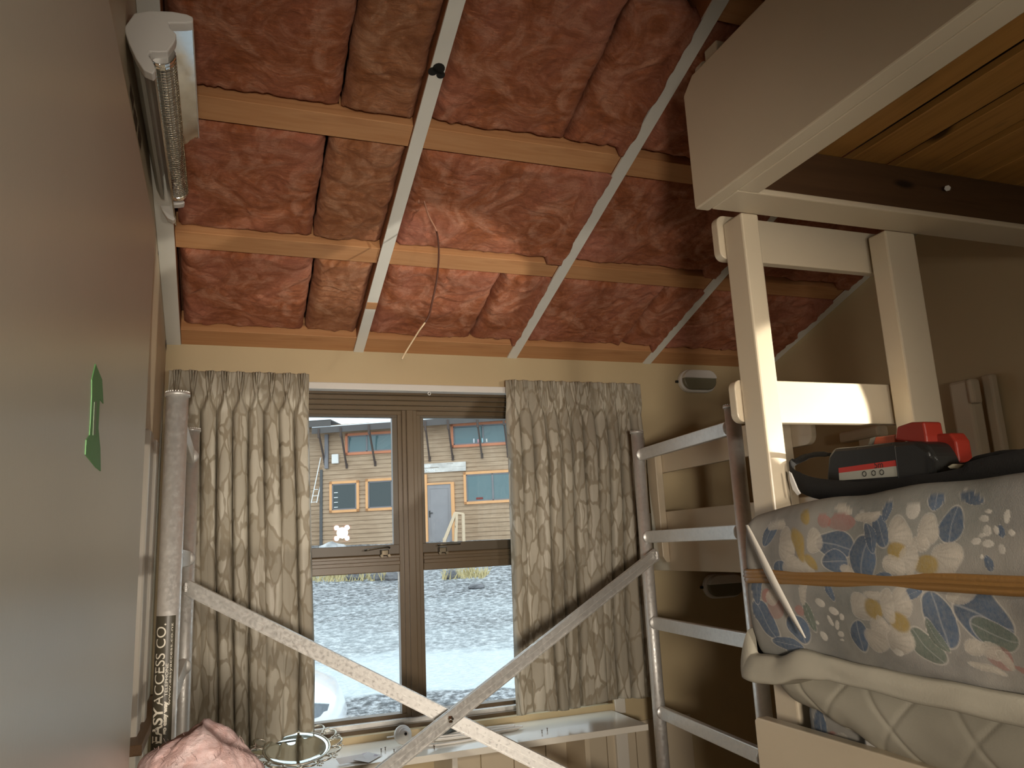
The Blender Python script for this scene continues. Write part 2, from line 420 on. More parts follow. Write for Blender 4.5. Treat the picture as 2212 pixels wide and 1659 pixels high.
for j, (y0, y1) in enumerate(rows):
    for i, (a, b) in enumerate(cols):
        if j == 3 and i < 2: continue
        s = splits[i] + (.03*math.sin(j*3+i))
        if i == 0: s = [.283, .262, .283, .28][j]
        lap = {2: .016, 3: .024}.get(i, 0) if j < 3 else 0
        if i == 1: lap = .008
        a_ = a+(.012 if i == 0 else .004)
        whole = (i == 1 and j == 1) or (i == 3) or (i == 2 and j == 1)
        mt = 'batt' if not (i == 0 and j == 0) else 'batt'
        if whole:
            obj('insulation_batt', batt(a_, b-(.002 if not lap else -.004), y0, y1, j*5+i*2+1, lap), M[mt], label='wide pink fibreglass batt, '+rtxt[j]+', '+cL[i], cat='insulation', group='pink insulation batts between the roof timbers')
        else:
            obj('insulation_batt', batt(a_, s-.004, y0, y1, j*5+i*2+1), M[mt], label='larger left-hand pink batt, '+rtxt[j]+', '+cL[i], cat='insulation', group='pink insulation batts between the roof timbers')
            obj('insulation_batt', batt(s+.004, b-(.002 if not lap else -.004), y0, y1, j*5+i*2+2, lap), M['batt2' if i == 0 else 'batt'], label='narrow right-hand pink batt, '+rtxt[j]+', '+cL[i], cat='insulation', group='pink insulation batts between the roof timbers')
# hanging cable
pts = [at(903, 372, 'y', 2.33), at(908, 410, 'y', 2.33), at(926, 465, 'y', 2.34), at(943, 500, 'y', 2.35), at(948, 545, 'y', 2.36), at(944, 600, 'y', 2.37), at(934, 650, 'y', 2.38), at(925, 685, 'y', 2.38), at(905, 715, 'y', 2.38), at(880, 755, 'y', 2.38), at(868, 776, 'y', 2.38)]
pts[0].z = cz(2.33)+.002
sp = smooth_path(pts, 5)
wr = thing('cable', pts[0], 'thin brown cable with pale bared end dangling from the ceiling insulation', 'cable')
brown = paint('brown_cable_sheath', (.10, .035, .02), .5); pale = paint('pale_cable_core', (.75, .6, .4), .5); pinkc = paint('dusty_cable_sheath', (.45, .22, .14), .6)
bm = bm_new(); tube(bm, sp[:16], .0028, 8); obj('dusty_sheath', bm, pinkc, wr)
bm = bm_new(); tube(bm, sp[15:38], .0032, 8); obj('sheath', bm, brown, wr)
bm = bm_new(); tube(bm, sp[37:], .0026, 8); obj('bare_end', bm, pale, wr, 'pale bared wire end')

# left wall trims
bm = bm_new(); 
for k, (y0, y1, d) in enumerate(((2.46, 2.56, .022), (2.565, 2.66, .016), (2.665, 2.74, .024), (2.745, 2.80, .012))): box(bm, (XL, y0, 0), (XL+d, y1, 1.93), .006)
obj('trim_1', bm, M['trim'], kind='structure')
bm = bm_new(); box(bm, (XL, 2.35, 1.065), (XL+.045, 3.19, 1.092), .003)
obj('wall_rail', bm, wood('brown_rail', (.16, .09, .04), (.2, .11, .05), (.13, .07, .03), .5, 'y'), label='dark brown timber rail low on the left wall behind the door', cat='rail')
for k, (px_, py_, h) in enumerate(((284, 210, .03), (292, 258, .03), (301, 298, .035), (343, 545, .035), (358, 745, .03))):
    p = at(px_, py_, 'x', XL); bm = bm_new()
    gridmesh(bm, 6, 6, lambda u, v: Vector((XL+.0012, p.y+(u-.5)*(.07+.01*noise.noise(Vector((v*4, k, 0)))) , p.z+(v-.5)*(h+.02*noise.noise(Vector((u*4, k, 1)))))))
    obj('paint_chip', bm, M['darkwood'], label=['topmost dark chip in the paint of the left wall beside the heater', 'second dark chip below it on the left wall beside the heater', 'third dark chip on the left wall beside the heater', 'small dark chip in the left wall below the heater', 'tiny dark chip in the corner above the left curtain'][k], cat='chip', group='chips in the left wall paint')

# door leaf, standing open at the left
DX = -.125
bm = bm_new(); box(bm, (DX-.038, -.35, .01), (DX, 1.41, 2.122), .002); d1 = obj('door_1', bm, M['door'], kind='structure')
tp = [(205, 786), (219, 820), (222, 872), (214, 862), (211, 925), (215, 968), (216, 1018), (206, 1010), (183, 982), (185, 950), (192, 940), (194, 915), (197, 850), (197, 820)]
bm = bm_new(); prism(bm, [at(a, b, 'x', DX) for a, b in tp], (.0008, 0, 0))
tp2 = thing('tape', at(205, 900, 'x', DX), 'green masking tape in an arrow shape stuck on the open door at left', 'tape')
obj('tape_shape', bm, M['green_tape'], tp2)
bm = bm_new(); prism(bm, [at(a, b, 'x', DX+.0009) for a, b in ((203, 868), (208, 866), (205, 938), (200, 940))], (.0006, 0, 0)); obj('light_strip', bm, paint('tape_overlap', (.16, .22, .13), .6), tp2, 'paler strip down the middle')

# ================================================================== WINDOW
FY = 3.27   # frame plane
win = thing('window_1', (.74, FY, WZ0), kind='structure')
bm = bm_new()
for k in range(5): box(bm, (WX0, 3.205+.022*k, WZ1-.018-.018*k), (WX1, 3.24+.022*k, WZ1-.018*k+.0005), .002)   # stepped head
box(bm, (WX0, 3.30, WZ0), (WX0+.06, 3.34, WZ1)); box(bm, (WX1-.06, 3.30, WZ0), (WX1, 3.34, WZ1))
box(bm, (WX0, 3.215, WZ0), (WX0+.02, 3.32, WZ1)); box(bm, (WX1-.02, 3.215, WZ0), (WX1, 3.32, WZ1))
box(bm, (WX0, 3.29, WZ0), (WX1, 3.34, WZ0+.045), .002)
box(bm, (WX0, 3.235, WZ0-.002), (WX1, 3.29, WZ0+.014), .002)
obj('frame', bm, M['bronze'], win)
bm = bm_new(); box(bm, (WX0, 3.262, WZ0+.012), (WX1, 3.29, WZ0+.03), .002); obj('sill_strip', bm, M['alu'], win, 'pale aluminium strip')
bm = bm_new()
mp0, mp1 = .698, .800
box(bm, (mp0+.036, 3.275, WZ0), (mp1-.036, 3.31, WZ1-.05), .003); box(bm, (mp0+.018, 3.285, WZ0), (mp1-.018, 3.325, WZ1-.05), .002); box(bm, (mp0, 3.295, WZ0), (mp1, 3.34, WZ1-.05), .002)
obj('mullion', bm, M['bronze'], win)
bm = bm_new()
for a, b in ((WX0, mp0), (mp1, WX1)):
    box(bm, (a, 3.29, 1.463), (b, 3.34, 1.535), .003); box(bm, (a, 3.278, 1.492), (b, 3.30, 1.508), .002); box(bm, (a, 3.282, 1.52), (b, 3.30, 1.532), .002)
obj('transom', bm, M['bronze'], win)
for a, b, nm in ((WX0+.06, mp0+.004, 0), (mp1-.004, WX1-.06, 1)):
    s = obj('sash', (lambda bm: (box(bm, (a, 3.30, 1.535), (b, 3.33, 1.575), .002), box(bm, (a, 3.30, 2.115), (b, 3.33, 2.155), .002), box(bm, (a, 3.3005, 1.575), (a+(.045 if nm == 0 else .018), 3.3295, 2.115)), box(bm, (b-(.026 if nm == 0 else .045), 3.3005, 1.575), (b, 3.3295, 2.115)), bm)[-1])(bm_new()), M['darkframe'], win)
    bm = bm_new(); box(bm, (a+.01, 3.313, 1.57), (b-.02, 3.317, 2.12)); obj('pane', bm, M['glass'], s)
    bm = bm_new(); box(bm, (a-.02, 3.313, .90), (b+.02, 3.317, 1.48)); obj('pane', bm, M['glass'], win)
    # stay handle
    hx = (.567, .845)[nm]
    h = at((830, 955)[nm], (1196, 1190)[nm], 'y', 3.285); h = Vector((h.x, 3.285, 1.558))
    bm = bm_new(); box(bm, (h.x-.016, 3.265, 1.530), (h.x+.016, 3.30, 1.556), .004); tube(bm, [(h.x-.014, 3.262, 1.531), (h.x-.014, 3.28, 1.531)], .006, 10); tube(bm, [(h.x+.016, 3.262, 1.531), (h.x+.016, 3.28, 1.531)], .006, 10)
    L = -.085 if nm == 0 else .075
    tube(bm, smooth_path([(h.x+(.02 if nm == 0 else -.02), 3.27, 1.562), (h.x, 3.262, 1.566), (h.x+L, 3.262, 1.560+(-.004 if nm == 0 else .006))], 4), .0042, 8)
    obj('stay_handle', bm, metal('handle_metal'+str(nm), (.13, .11, .08), .35), win, 'small metal stay handle')
# inner white reveal lip under window
bm = bm_new(); box(bm, (WX1, 3.1995, .82), (WX1+.05, 3.19, .90), .003); obj('trim_2', bm, M['trim'], kind='structure')

# curtain track
tk = thing('curtain_track', (.8, 3.17, 2.22), 'white curtain track across the top of the window', 'curtain track')
bm = bm_new(); box(bm, (-.19, 3.150, 2.204), (1.79, 3.198, 2.232), .003); obj('rail', bm, M['white_plastic'], tk)
gl = at(928, 852, 'y', 3.16)
bm = bm_new(); tube(bm, [Vector((gl.x, 3.165, 2.197))+Vector((math.cos(t)*.006, 0, math.sin(t)*.006)) for t in [k*.63 for k in range(10)]], .002, 6, closed=True)
obj('glider_ring', bm, M['white_plastic'], tk)

# ================================================================== CURTAINS
def curtain(name, x0, x1, bx0, bx1, z0f, nf, npl, seed, label):
    rnd = random.Random(seed); ph = [rnd.uniform(0, 6.28) for _ in range(8)]
    NU, NV = 720, 130; ztop = 2.252; H = .095
    bm = bm_new(); uvl = bm.loops.layers.uv.new('UVMap')
    W0 = x1-x0
    def fold(u):   # uneven spacing of the big folds
        return u + .035*math.sin(2*math.pi*1.3*u+ph[0]) + .018*math.sin(2*math.pi*3.1*u+ph[1])
    def sm(a): a = max(0, min(1, a)); return a*a*(3-2*a)
    def fn(u, v):
        z1 = z0f(u)
        q_ = v/.34*.24 if v < .34 else .24+(v-.34)/.66*(ztop-z1-.24)      # distance below the top edge
        z = ztop-q_; k = max(0, (q_-H)/(ztop-z1-H))
        X0 = x0+(bx0-x0)*k; X1 = x1+(bx1-x1)*k; X = X0+(X1-X0)*u
        uu = u + .012*noise.noise(Vector((u*4, k*2.2, seed)))*k*3
        pf = uu*npl; idx = math.floor(pf); pp = pf-idx; d = pp-.5
        if q_ <= H:
            q = q_/H; de = .17*(1-q)**.8+.015; y = .004
            for c_ in (-de, 0, de): y -= (.017-.006*q)*math.exp(-((d-c_)/(.052-.012*q))**2)
            y += .006*math.sin(2*math.pi*pp)*(1-q)*math.copysign(1, math.sin(idx*2.3+seed))
            X += .012*math.sin(q*2)*noise.noise(Vector((idx*3.1, seed, 0)))*0
        else:
            t_ = q_-H; g = sm(t_/.075); wd = .055+.335*g; pw = 2+1.6*g
            A = .020+.030*sm(t_/.25)
            y = .004+.016*g - A*math.exp(-(abs(d)/wd)**pw)
            # crinkle either side of the pinch
            y -= .006*(1-g)*(math.exp(-((d-.12)/.05)**2)+math.exp(-((d+.12)/.05)**2))
            # neighbouring folds merge towards the hem
            side = 1 if d > 0 else -1; vid = idx+(1 if d > 0 else 0)
            mer = sm((k-.12)/.45)*(.9 if (vid*7+seed) % 5 in (0, 2) else .12)
            y = y*(1-mer)+(.014-A*.85)*mer
            y += (.010*math.sin(2*math.pi*u*nf*.5+ph[3]+1.1*k)+.006*noise.noise(Vector((u*22, k*5, seed))))*sm(t_/.3)
            X += .006*math.sin(2*math.pi*pp)*g*(-1)
        return Vector((X, 3.10+y, z))
    V = gridmesh(bm, NU, NV, fn)
    bm.verts.index_update()
    # uv = arc length
    L = [0.0]
    for i in range(1, NU): L.append(L[-1]+max((V[i][90].co-V[i-1][90].co).length*.8, .6*W0/NU))
    UV = {}
    for i in range(NU):
        for j in range(NV): UV[V[i][j].index] = (L[i]+seed*1.7, (ztop-V[i][j].co.z))
    for f in bm.faces:
        for lp in f.loops: lp[uvl].uv = UV[lp.vert.index]
    c = thing(name, ((x0+x1)/2, 3.085, .87), label, 'curtain', 'pinch pleat curtains at the window')
    o = obj('drape', bm, M['curtain'], c); sm = o.modifiers.new('thick', 'SOLIDIFY'); sm.thickness = .0015
    # hem stitched line
    return c
curtain('curtain', -.205, .305, -.17, .335, lambda u: .915+.012*math.sin(9*u)-.03*max(0, math.sin(3.1*u+.5)), 5.5, 9, 3, 'beige leaf patterned pinch pleat curtain left of the window behind the scaffold')
curtain('curtain', 1.135, 1.80, 1.115, 1.735, lambda u: .885+.006*math.sin(12*u)+.02*u, 6.3, 11, 8, 'beige leaf patterned pinch pleat curtain covering the right side of the window')

# ================================================================== SHELF
sh = thing('shelf_desk', (.7, 3.0, .8), 'long white glossy shelf under the window', 'shelf')
bm = bm_new(); box(bm, (-.215, 2.885, .815), (1.585, 3.199, .838), .002); obj('top', bm, M['shelf'], sh)
bm = bm_new(); box(bm, (.80, 2.93, 0), (.82, 3.198, .8145)); obj('support_panel', bm, M['trim'], sh)
bm = bm_new(); box(bm, (1.36, 3.0, 0), (1.38, 3.198, .8145)); obj('support_panel', bm, M['bunk'], sh)
bm = bm_new()
for k in range(8): box(bm, (.85+.14*k, 3.188, .1), (.986+.14*k, 3.1985, .78), .002)
obj('trim_3', bm, M['bunk'], kind='structure')
bm = bm_new(); box(bm, (1.585, 3.17, 0), (1.64, 3.198, .80), .002); obj('trim_4', bm, M['trim'], kind='structure')

# ---- things on the shelf
ST = .8385
# mirror dish with scroll wire rim, leaning
mc = Vector((.262, 3.0, .885)); tilt = Matrix.Rotation(rad(15), 4, 'X')
mr = thing('mirror_dish', (mc.x, mc.y, ST), 'round mirrored dish with white scrolled wire rim lying on the shelf end', 'mirror')
def mpt(r, a, h=0): return mc + tilt @ Vector((math.cos(a)*r, math.sin(a)*r, h))
bm = bm_new(); ax = tilt @ Vector((0, 0, 1)); lathe(bm, [(.001, -.006), (.06, -.004), (.098, .004), (.106, .010), (.108, .006), (.10, -.004), (.05, -.012), (.001, -.014)], mc, ax, 48); obj('mirror_glass', bm, M['mirror'], mr)
wh = metal('cream_wire', (.72, .69, .6), .35)
bm = bm_new()
tube(bm, [mpt(.112, k*2*math.pi/48, .008) for k in range(48)], .0035, 8, closed=True)
NS = 14
for k in range(NS):
    a = 2*math.pi*k/NS
    pts = []
    for q in range(15):
        th = q/14*math.pi*1.15-.25; pts.append(mpt(.114+.040*math.sin(max(0, th)) , a+(.2*math.cos(th)), .008+.012*math.sin(th)))
    tube(bm, pts, .0034, 6)
    pts = []
    for q in range(12):
        th = q/11*math.pi*1.8; rr = .012*(1-q/16); pts.append(mpt(.128+rr*math.sin(th), a+.5*2*math.pi/NS+rr/.128*math.cos(th), .012))
    tube(bm, pts, .003, 6)
obj('scroll_rim', bm, wh, mr)
for k in range(NS):
    bm = bm_new(); a = 2*math.pi*(k+.5)/NS
    for q in range(5):
        b = q*2*math.pi/5; c_ = mpt(.148, a, .014)+Vector((math.cos(b)*.007, 0, math.sin(b)*.007)); lathe(bm, [(.0005, -.002), (.0055, 0), (.0005, .002)], c_, ax, 8)
    obj('rim_flower', bm, wh, mr)
# papers
pp = paint('paper_white', (.72, .7, .7), .6); pv = paint('paper_violet', (.36, .28, .36), .5)
for k, (cx, cy, dz, rz, mt, sz, lb) in enumerate(((.485, 2.965, .001, .5, pv, (.09, .055), 'small violet leaflet lying on the shelf, topmost of the papers'), (.50, 2.945, .0002, .9, pp, (.10, .06), 'white leaflet under the violet one on the shelf'), (.44, 2.94, .004, .15, pp, (.095, .05), 'white card sliding out beside the violet leaflet'))):
    bm = bm_new(); box(bm, (-sz[0]/2, -sz[1]/2, 0), (sz[0]/2, sz[1]/2, .0006)); Mx = Matrix.Rotation(rz, 4, 'Z') @ Matrix.Rotation(.06*(k+1), 4, 'X'); bm.transform(Mx)
    lo = min(v.co.z for v in bm.verts); bmesh.ops.translate(bm, vec=(cx, cy, ST+dz-lo+.0015*(2-k)), verts=bm.verts); obj('leaflet', bm, mt, label=lb, cat='paper', group='papers on the shelf')
# lamp holder (ceiling rose)
lc = Vector((.652, 3.075, ST+.036)); la = Vector((.18, -.93, .28)).normalized()
lh = thing('lamp_holder', (lc.x, lc.y, ST), 'white round plastic lamp holder on its side near the crossing braces', 'lamp holder')
bm = bm_new(); lathe(bm, [(.001, -.010), (.031, -.010), (.034, -.004), (.034, 0), (.031, .002), (.034, .004), (.032, .008), (.024, .011), (.0225, .016), (.021, .018), (.013, .021), (.011, .029), (.006, .030), (.0055, .022), (.001, .022)], lc, la, 32); obj('body', bm, M['white_plastic'], lh)
bm = bm_new(); tube(bm, [lc+la*.0285, lc+la*.0304], .0052, 14); obj('hole', bm, M['black'], lh)
bm = bm_new(); box(bm, (lc.x-.06, lc.y-.004, lc.z-.004), (lc.x-.03, lc.y+.004, lc.z), .001); obj('tab', bm, M['white_plastic'], lh)
# conduit
bm = bm_new(); hollow(bm, (.715, 2.99, ST+.045), (.92, 3.15, ST+.026), .0165, .0145, 24); bmesh.ops.translate(bm, vec=(0, 0, 0), verts=bm.verts)
obj('conduit_pipe', bm, metal('grey_conduit', (.28, .3, .3), .35), label='short grey pipe lying behind the crossing of the braces', cat='pipe')
# white cables
cb = thing('cable_bundle', (.95, 3.06, ST), 'loose loops of white cable lying on the shelf behind the braces', 'cable')
bm = bm_new()
for k in range(5):
    r_ = .055+.006*k; pts = [(.93+2.5*r_*math.cos(a), 3.09+.38*r_*math.sin(a)-.004*k, ST+.0045+.005*(k % 3)) for a in [i*2*math.pi/36 for i in range(36)]]
    tube(bm, pts, .004, 8, closed=True)
obj('loops', bm, M['white_plastic'], cb)
bm = bm_new(); tube(bm, smooth_path([(1.0, 3.03, ST+.005), (.9, 3.0, ST+.004), (.78, 2.99, ST+.004), (.66, 3.02, ST+.004)], 8), .004, 8); obj('tail', bm, M['white_plastic'], cb)
scr = None
for k, (x, y) in enumerate(((.56, 3.02), (.578, 3.035), (.60, 2.985), (.74, 2.95), (1.20, 2.99), (1.17, 2.97))):
    if scr is None:
        scr = thing('screw', (x, y, ST), 'small dark screw standing on the shelf beside the leaflets', 'screw', 'loose screws on the shelf')
        bm = bm_new(); tube(bm, [(x, y, ST), (x, y, ST+.010)], .0016, 8); lathe(bm, [(.0035, .010), (.0035, .0115)], (x, y, ST), (0, 0, 1), 10); obj('shank', bm, M['bronze'], scr); s0 = (x, y)
    else: copy_tree(scr, (x-s0[0], y-s0[1], 0), label=['', 'small dark screw just behind the frontmost screws by the leaflets', 'small dark screw near the shelf edge left of the braces', 'small dark screw near the shelf edge just right of the left brace', 'right one of two specks of screws on the bare right half of the shelf', 'left one of two specks of screws on the bare right half of the shelf'][k])

# ================================================================== SCAFFOLD
def sticker_mat():
    t = Mat('dark_sticker', (.055, .05, .035), .4)
    wv = t.n('ShaderNodeTexWave'); wv.inputs['Scale'].default_value = 260; t.l(t.mapping((1, 0, 1)), wv.inputs['Vector'])
    t.color(t.ramp(wv.outputs[0], [(.2, (.035, .03, .02)), (.8, (.09, .08, .055))])); return t.m
M['sticker'] = sticker_mat()
lett = paint('sticker_white', (.72, .68, .58), .45); yel = paint('sticker_yellow', (.85, .66, .02), .4)
TR = .0254
def cyl_patch(bm, cx, cy, r, a0, a1, z0, z1, n=16):
    gridmesh(bm, n, 2, lambda u, v: Vector((cx+r*math.cos(a0+(a1-a0)*u), cy+r*math.sin(a0+(a1-a0)*u), z0+(z1-z0)*v)))
def text_on_cyl(bm, s, size, cx, cy, r, a_base, z0, bold=False, sx=1.0):
    """text running up the tube, letter tops towards decreasing screen-x (clockwise from the camera)"""
    cu = bpy.data.curves.new('t', 'FONT'); cu.body = s; cu.size = size; cu.offset = .0008 if bold else 0
    o = bpy.data.objects.new('t', cu); C.objects.link(o); dg = bpy.context.evaluated_depsgraph_get()
    me = bpy.data.meshes.new_from_object(o.evaluated_get(dg)); w_ = 0
    base = len(bm.verts); tmp = bmesh.new(); tmp.from_mesh(me); bmesh.ops.triangulate(tmp, faces=tmp.faces[:])
    bmesh.ops.subdivide_edges(tmp, edges=[e for e in tmp.edges if e.calc_length() > size*.2], cuts=1)
    for v in tmp.verts:
        a = a_base - v.co.y/r; w_ = max(w_, v.co.x*sx); z = z0+v.co.x*sx
        v.co = Vector((cx+r*math.cos(a), cy+r*math.sin(a), z))
    me2 = bpy.data.meshes.new('x'); tmp.to_mesh(me2); bm.from_mesh(me2); tmp.free()
    C.objects.unlink(o); bpy.data.objects.remove(o); bpy.data.meshes.remove(me); bpy.data.meshes.remove(me2)
    return w_
def scaffold_frame(x_near, x_far, yn, yf, zn, zf, label):
    f = thing('scaffold_frame', (x_near, yn, 0), label, 'scaffold', 'end frames of the aluminium scaffold tower')
    for (x, y, z) in ((x_near, yn, zn), (x_far, yf, zf)):
        bm = bm_new(); hollow(bm, (x, y, .03), (x, y, z), TR, TR-.003, 40)
        up = obj('upright', bm, M['alu'], f)
        bm = bm_new(); hollow(bm, (x, y, z-.004), (x, y, z+.004), TR+.0035, TR-.003, 40)
        for k in range(26):
            a = 2*math.pi*k/26; box(bm, (x+math.cos(a)*(TR+.001)-.0012, y+math.sin(a)*(TR+.001)-.0012, z+.003), (x+math.cos(a)*(TR+.001)+.0012, y+math.sin(a)*(TR+.001)+.0012, z+.0075))
        obj('collar', bm, M['alu'], up, 'serrated rim at the open tube end')
        bm = bm_new(); lathe(bm, [(.001, 0), (.045, 0), (.045, .012), (TR+.004, .02), (TR+.004, .05), (.001, .05)], (x, y, .0), (0, 0, 1), 24); obj('foot', bm, M['black'], up)
    for z in (1.895, 1.556, 1.217, .878, .53, .19):
        bm = bm_new(); bar(bm, (x_near, yn+TR*.9, z), (x_far, yf-TR*.9, z), .022, .048, (0, 0, 1), .003)
        if z < 1.9:
            for (xx, yy, sg) in ((x_near, yn+TR, 1), (x_far, yf-TR, -1)):
                lathe(bm, [(.001, -.006), (.022, -.004), (.026, .0), (.022, .004), (.001, .006)], (xx, yy, z), (0, 1, 0), 16)
        obj('rung', bm, M['alu'], f)
    return f
LN, LF = (-.112, 2.02), (-.108, 2.855); RN, RF = (1.573, 2.13), (1.640, 2.89)
fl = scaffold_frame(LN[0], LF[0], LN[1], LF[1], 1.945, 1.985, 'aluminium scaffold end frame at left with dark lettered sticker on its near tube')
fr = scaffold_frame(RN[0], RF[0], RN[1], RF[1], 1.963, 1.992, 'aluminium scaffold end frame at right, its rungs seen like a ladder before the bunk')
# stickers
toc = math.atan2(-LN[1], -LN[0])   # direction to camera
bm = bm_new(); cyl_patch(bm, LN[0], LN[1], TR+.0004, toc-1.45, toc+.65, .98, at(345, 1330, 'y', LN[1]).z, 24); st = obj('sticker', bm, M['sticker'], fl, 'dark sticker with white lettering running up the tube')
bm = bm_new()
r_ = TR+.0009
zE, zA, zT = (at(345, q, 'y', LN[1]).z for q in (1603, 1522, 1346))
def fit_text(s_, z0, z1, size, ab, bold):
    b_ = bmesh.new(); w_ = text_on_cyl(b_, s_, size, LN[0], LN[1], r_, toc-ab, z0, bold, 1.0); b_.free()
    text_on_cyl(bm, s_, size, LN[0], LN[1], r_, toc-ab, z0, bold, (z1-z0)/w_)
fit_text('EASY', zE, zA-.002, .034, .15, True); fit_text('ACCESS CO.', zA+.001, zT, .034, .15, False)
fit_text('go easy way', zE+.02, zA+.01, .011, -.17, True); fit_text('TELEPHONE', zA+.02, zA+.09, .009, -.17, False); fit_text('www.easyaccess.co.nz', zA+.0, zT, .008, -.42, False)
obj('lettering', bm, lett, st, 'white letters')
toc2 = math.atan2(-RN[1], -RN[0])
for (z0, z1) in ((1.305, 1.415), (1.105, 1.187)):
    bm = bm_new(); cyl_patch(bm, RN[0], RN[1], TR+.0004, toc2+.25, toc2+1.5, z0, z1, 16); st = obj('sticker', bm, M['sticker'], fr, 'dark sticker')
    bm = bm_new()
    if z0 > 1.2:
        text_on_cyl(bm, 'XOOOX', .018, RN[0], RN[1], r_, toc2+.9, z0+.02); obj('lettering', bm, lett, st)
    else:
        def seg(bm, a0, a1, u0, u1): cyl_patch(bm, RN[0], RN[1], r_, toc2+a0, toc2+a1, z0+u0, z0+u1, 6)
        seg(bm, .50, .70, .060, .080); seg(bm, .50, 1.15, .0775, .0805); seg(bm, .50, .62, .060, .08); seg(bm, .72, 1.15, .060, .064); seg(bm, .82, 1.0, .067, .072)
        obj('letter_e', bm, lett, st, 'white letter E fragment')
        bm = bm_new(); seg(bm, .38, .62, .018, .052); seg(bm, .38, 1.2, .044, .052); seg(bm, .80, 1.0, .014, .036); seg(bm, .80, 1.25, .030, .036)
        obj('yellow_mark', bm, yel, st, 'yellow corner mark')
# diagonal braces
cr_ = at(960, 1545, 'y', 2.52)
def brace(p, q, lbl, off):
    b = thing('diagonal_brace', p, lbl, 'brace', 'crossed diagonal braces of the scaffold')
    bm = bm_new(); d = (Vector(q)-Vector(p)).normalized(); side = Vector((0, 0, 1)).cross(d).normalized(); up = d.cross(side)
    bar(bm, p, q, .012, .046, up, .0015)
    nrm = side if side.y < 0 else -side
    for sgn in (-1, 1): bar(bm, Vector(p)+up*.021*sgn+nrm*.005, Vector(q)+up*.021*sgn+nrm*.005, .008, .004, up)
    bar(bm, Vector(p)+nrm*.0062, Vector(q)+nrm*.0062, .0015, .0018, up)
    obj('bar', bm, M['alu'], b)
    bm = bm_new(); e = Vector(p)+nrm*.010+d*.012; lathe(bm, [(.001, 0), (.010, 0), (.010, .008), (.005, .012), (.001, .012)], e, nrm, 16); box(bm, e-Vector((.005, .012, .016)), e+Vector((.005, .0, .016)), .002)
    obj('end_clip', bm, M['alu'], b)
    return b
p1 = at(398, 1265, 'y', 2.84); q1 = cr_+(cr_-p1)*1.0
p2 = at(1402, 1197, 'y', 2.85); q2 = cr_+(cr_-p2)*1.0
brace(p1, q1, 'aluminium diagonal brace falling from upper left behind the other', 0)
b2 = brace(p2+Vector((0, -.056, 0)), q2+Vector((0, -.056, 0)), 'aluminium diagonal brace rising from lower left to the right scaffold frame', 1)
bm = bm_new(); tdc = (CAM-cr_).normalized(); lathe(bm, [(.001, .0), (.011, .0), (.011, .003), (.006, .004), (.006, .009), (.001, .010)], cr_+Vector((0, -.068, 0)), (0, -1, .05), 6); obj('bolt', bm, M['chrome'], b2, 'bolt at the crossing')

# ================================================================== HEATER on left wall
HY0, HY1 = 1.66, 2.40
ht = thing('bar_heater', (XL, (HY0+HY1)/2, 2.55), 'white and chrome infrared bar heater high on the left wall', 'heater')
def hp(px_, py_, y=HY0): 
    p = at(px_, py_, 'y', y); return p
cap = [(267, 60), (290, 28), (322, 22), (372, 24), (404, 30), (417, 36), (417, 48), (400, 50), (365, 50), (368, 60), (381, 73), (379, 86), (374, 95), (362, 112), (344, 113), (325, 112), (321, 119), (330, 132), (337, 150), (330, 160), (310, 151), (293, 125), (277, 90)]
bm = bm_new(); prism(bm, [hp(a, b) for a, b in cap], (0, .03, 0), .003); obj('end_cap', bm, M['white_plastic'], ht)
bm = bm_new(); prism(bm, [hp(a, b)+Vector((0, .79, 0)) for a, b in cap if not (a > 385)], (0, .03, 0), .003); obj('end_cap', bm, M['white_plastic'], ht)
# housing body along the wall
A = hp(290, 34); B = hp(272, 64); Cc = hp(296, 122); D = hp(318, 150); E_ = hp(340, 100); 
L = HY1-HY0
bm = bm_new(); prism(bm, [hp(a, b)+Vector((0, .031, 0)) for a, b in ((275, 62), (292, 36), (360, 34), (364, 52), (350, 74), (322, 70), (306, 80), (306, 128), (296, 124), (283, 98))], (0, L-.06, 0)); obj('housing', bm, paint('heater_grey', (.42, .42, .37), .4), ht)
# upper reflector wing
w0, w1 = hp(352, 46), hp(416, 42)
bm = bm_new(); prism(bm, [w0, w1, w1+Vector((0, 0, -.0015)), w0+Vector((0, 0, -.0025))], (0, L, 0)); bmesh.ops.translate(bm, vec=(0, .031, 0), verts=bm.verts); 
obj('reflector', bm, M['chrome'], ht, 'polished upper reflector plate')
bm = bm_new(); bar(bm, w1+Vector((0, .03, 0)), w1+Vector((0, .03+L, 0)), .002, .006, (0, 0, 1)); bar(bm, w0+Vector((.0, .03+L, -.001)), w1+Vector((0, .03+L, 0)), .003, .004, (0, 0, 1)); obj('reflector_rim', bm, M['white_plastic'], ht)
# lower reflector wing (seen edge-on)
v0, v1 = hp(323, 118), hp(336, 154)
bm = bm_new(); prism(bm, [v0, v1, v1+Vector((-.004, 0, 0)), v0+Vector((-.006, 0, .003))], (0, L+.10, 0)); bmesh.ops.translate(bm, vec=(0, .005, 0), verts=bm.verts); obj('reflector', bm, M['chrome'], ht, 'polished lower reflector plate, edge on')
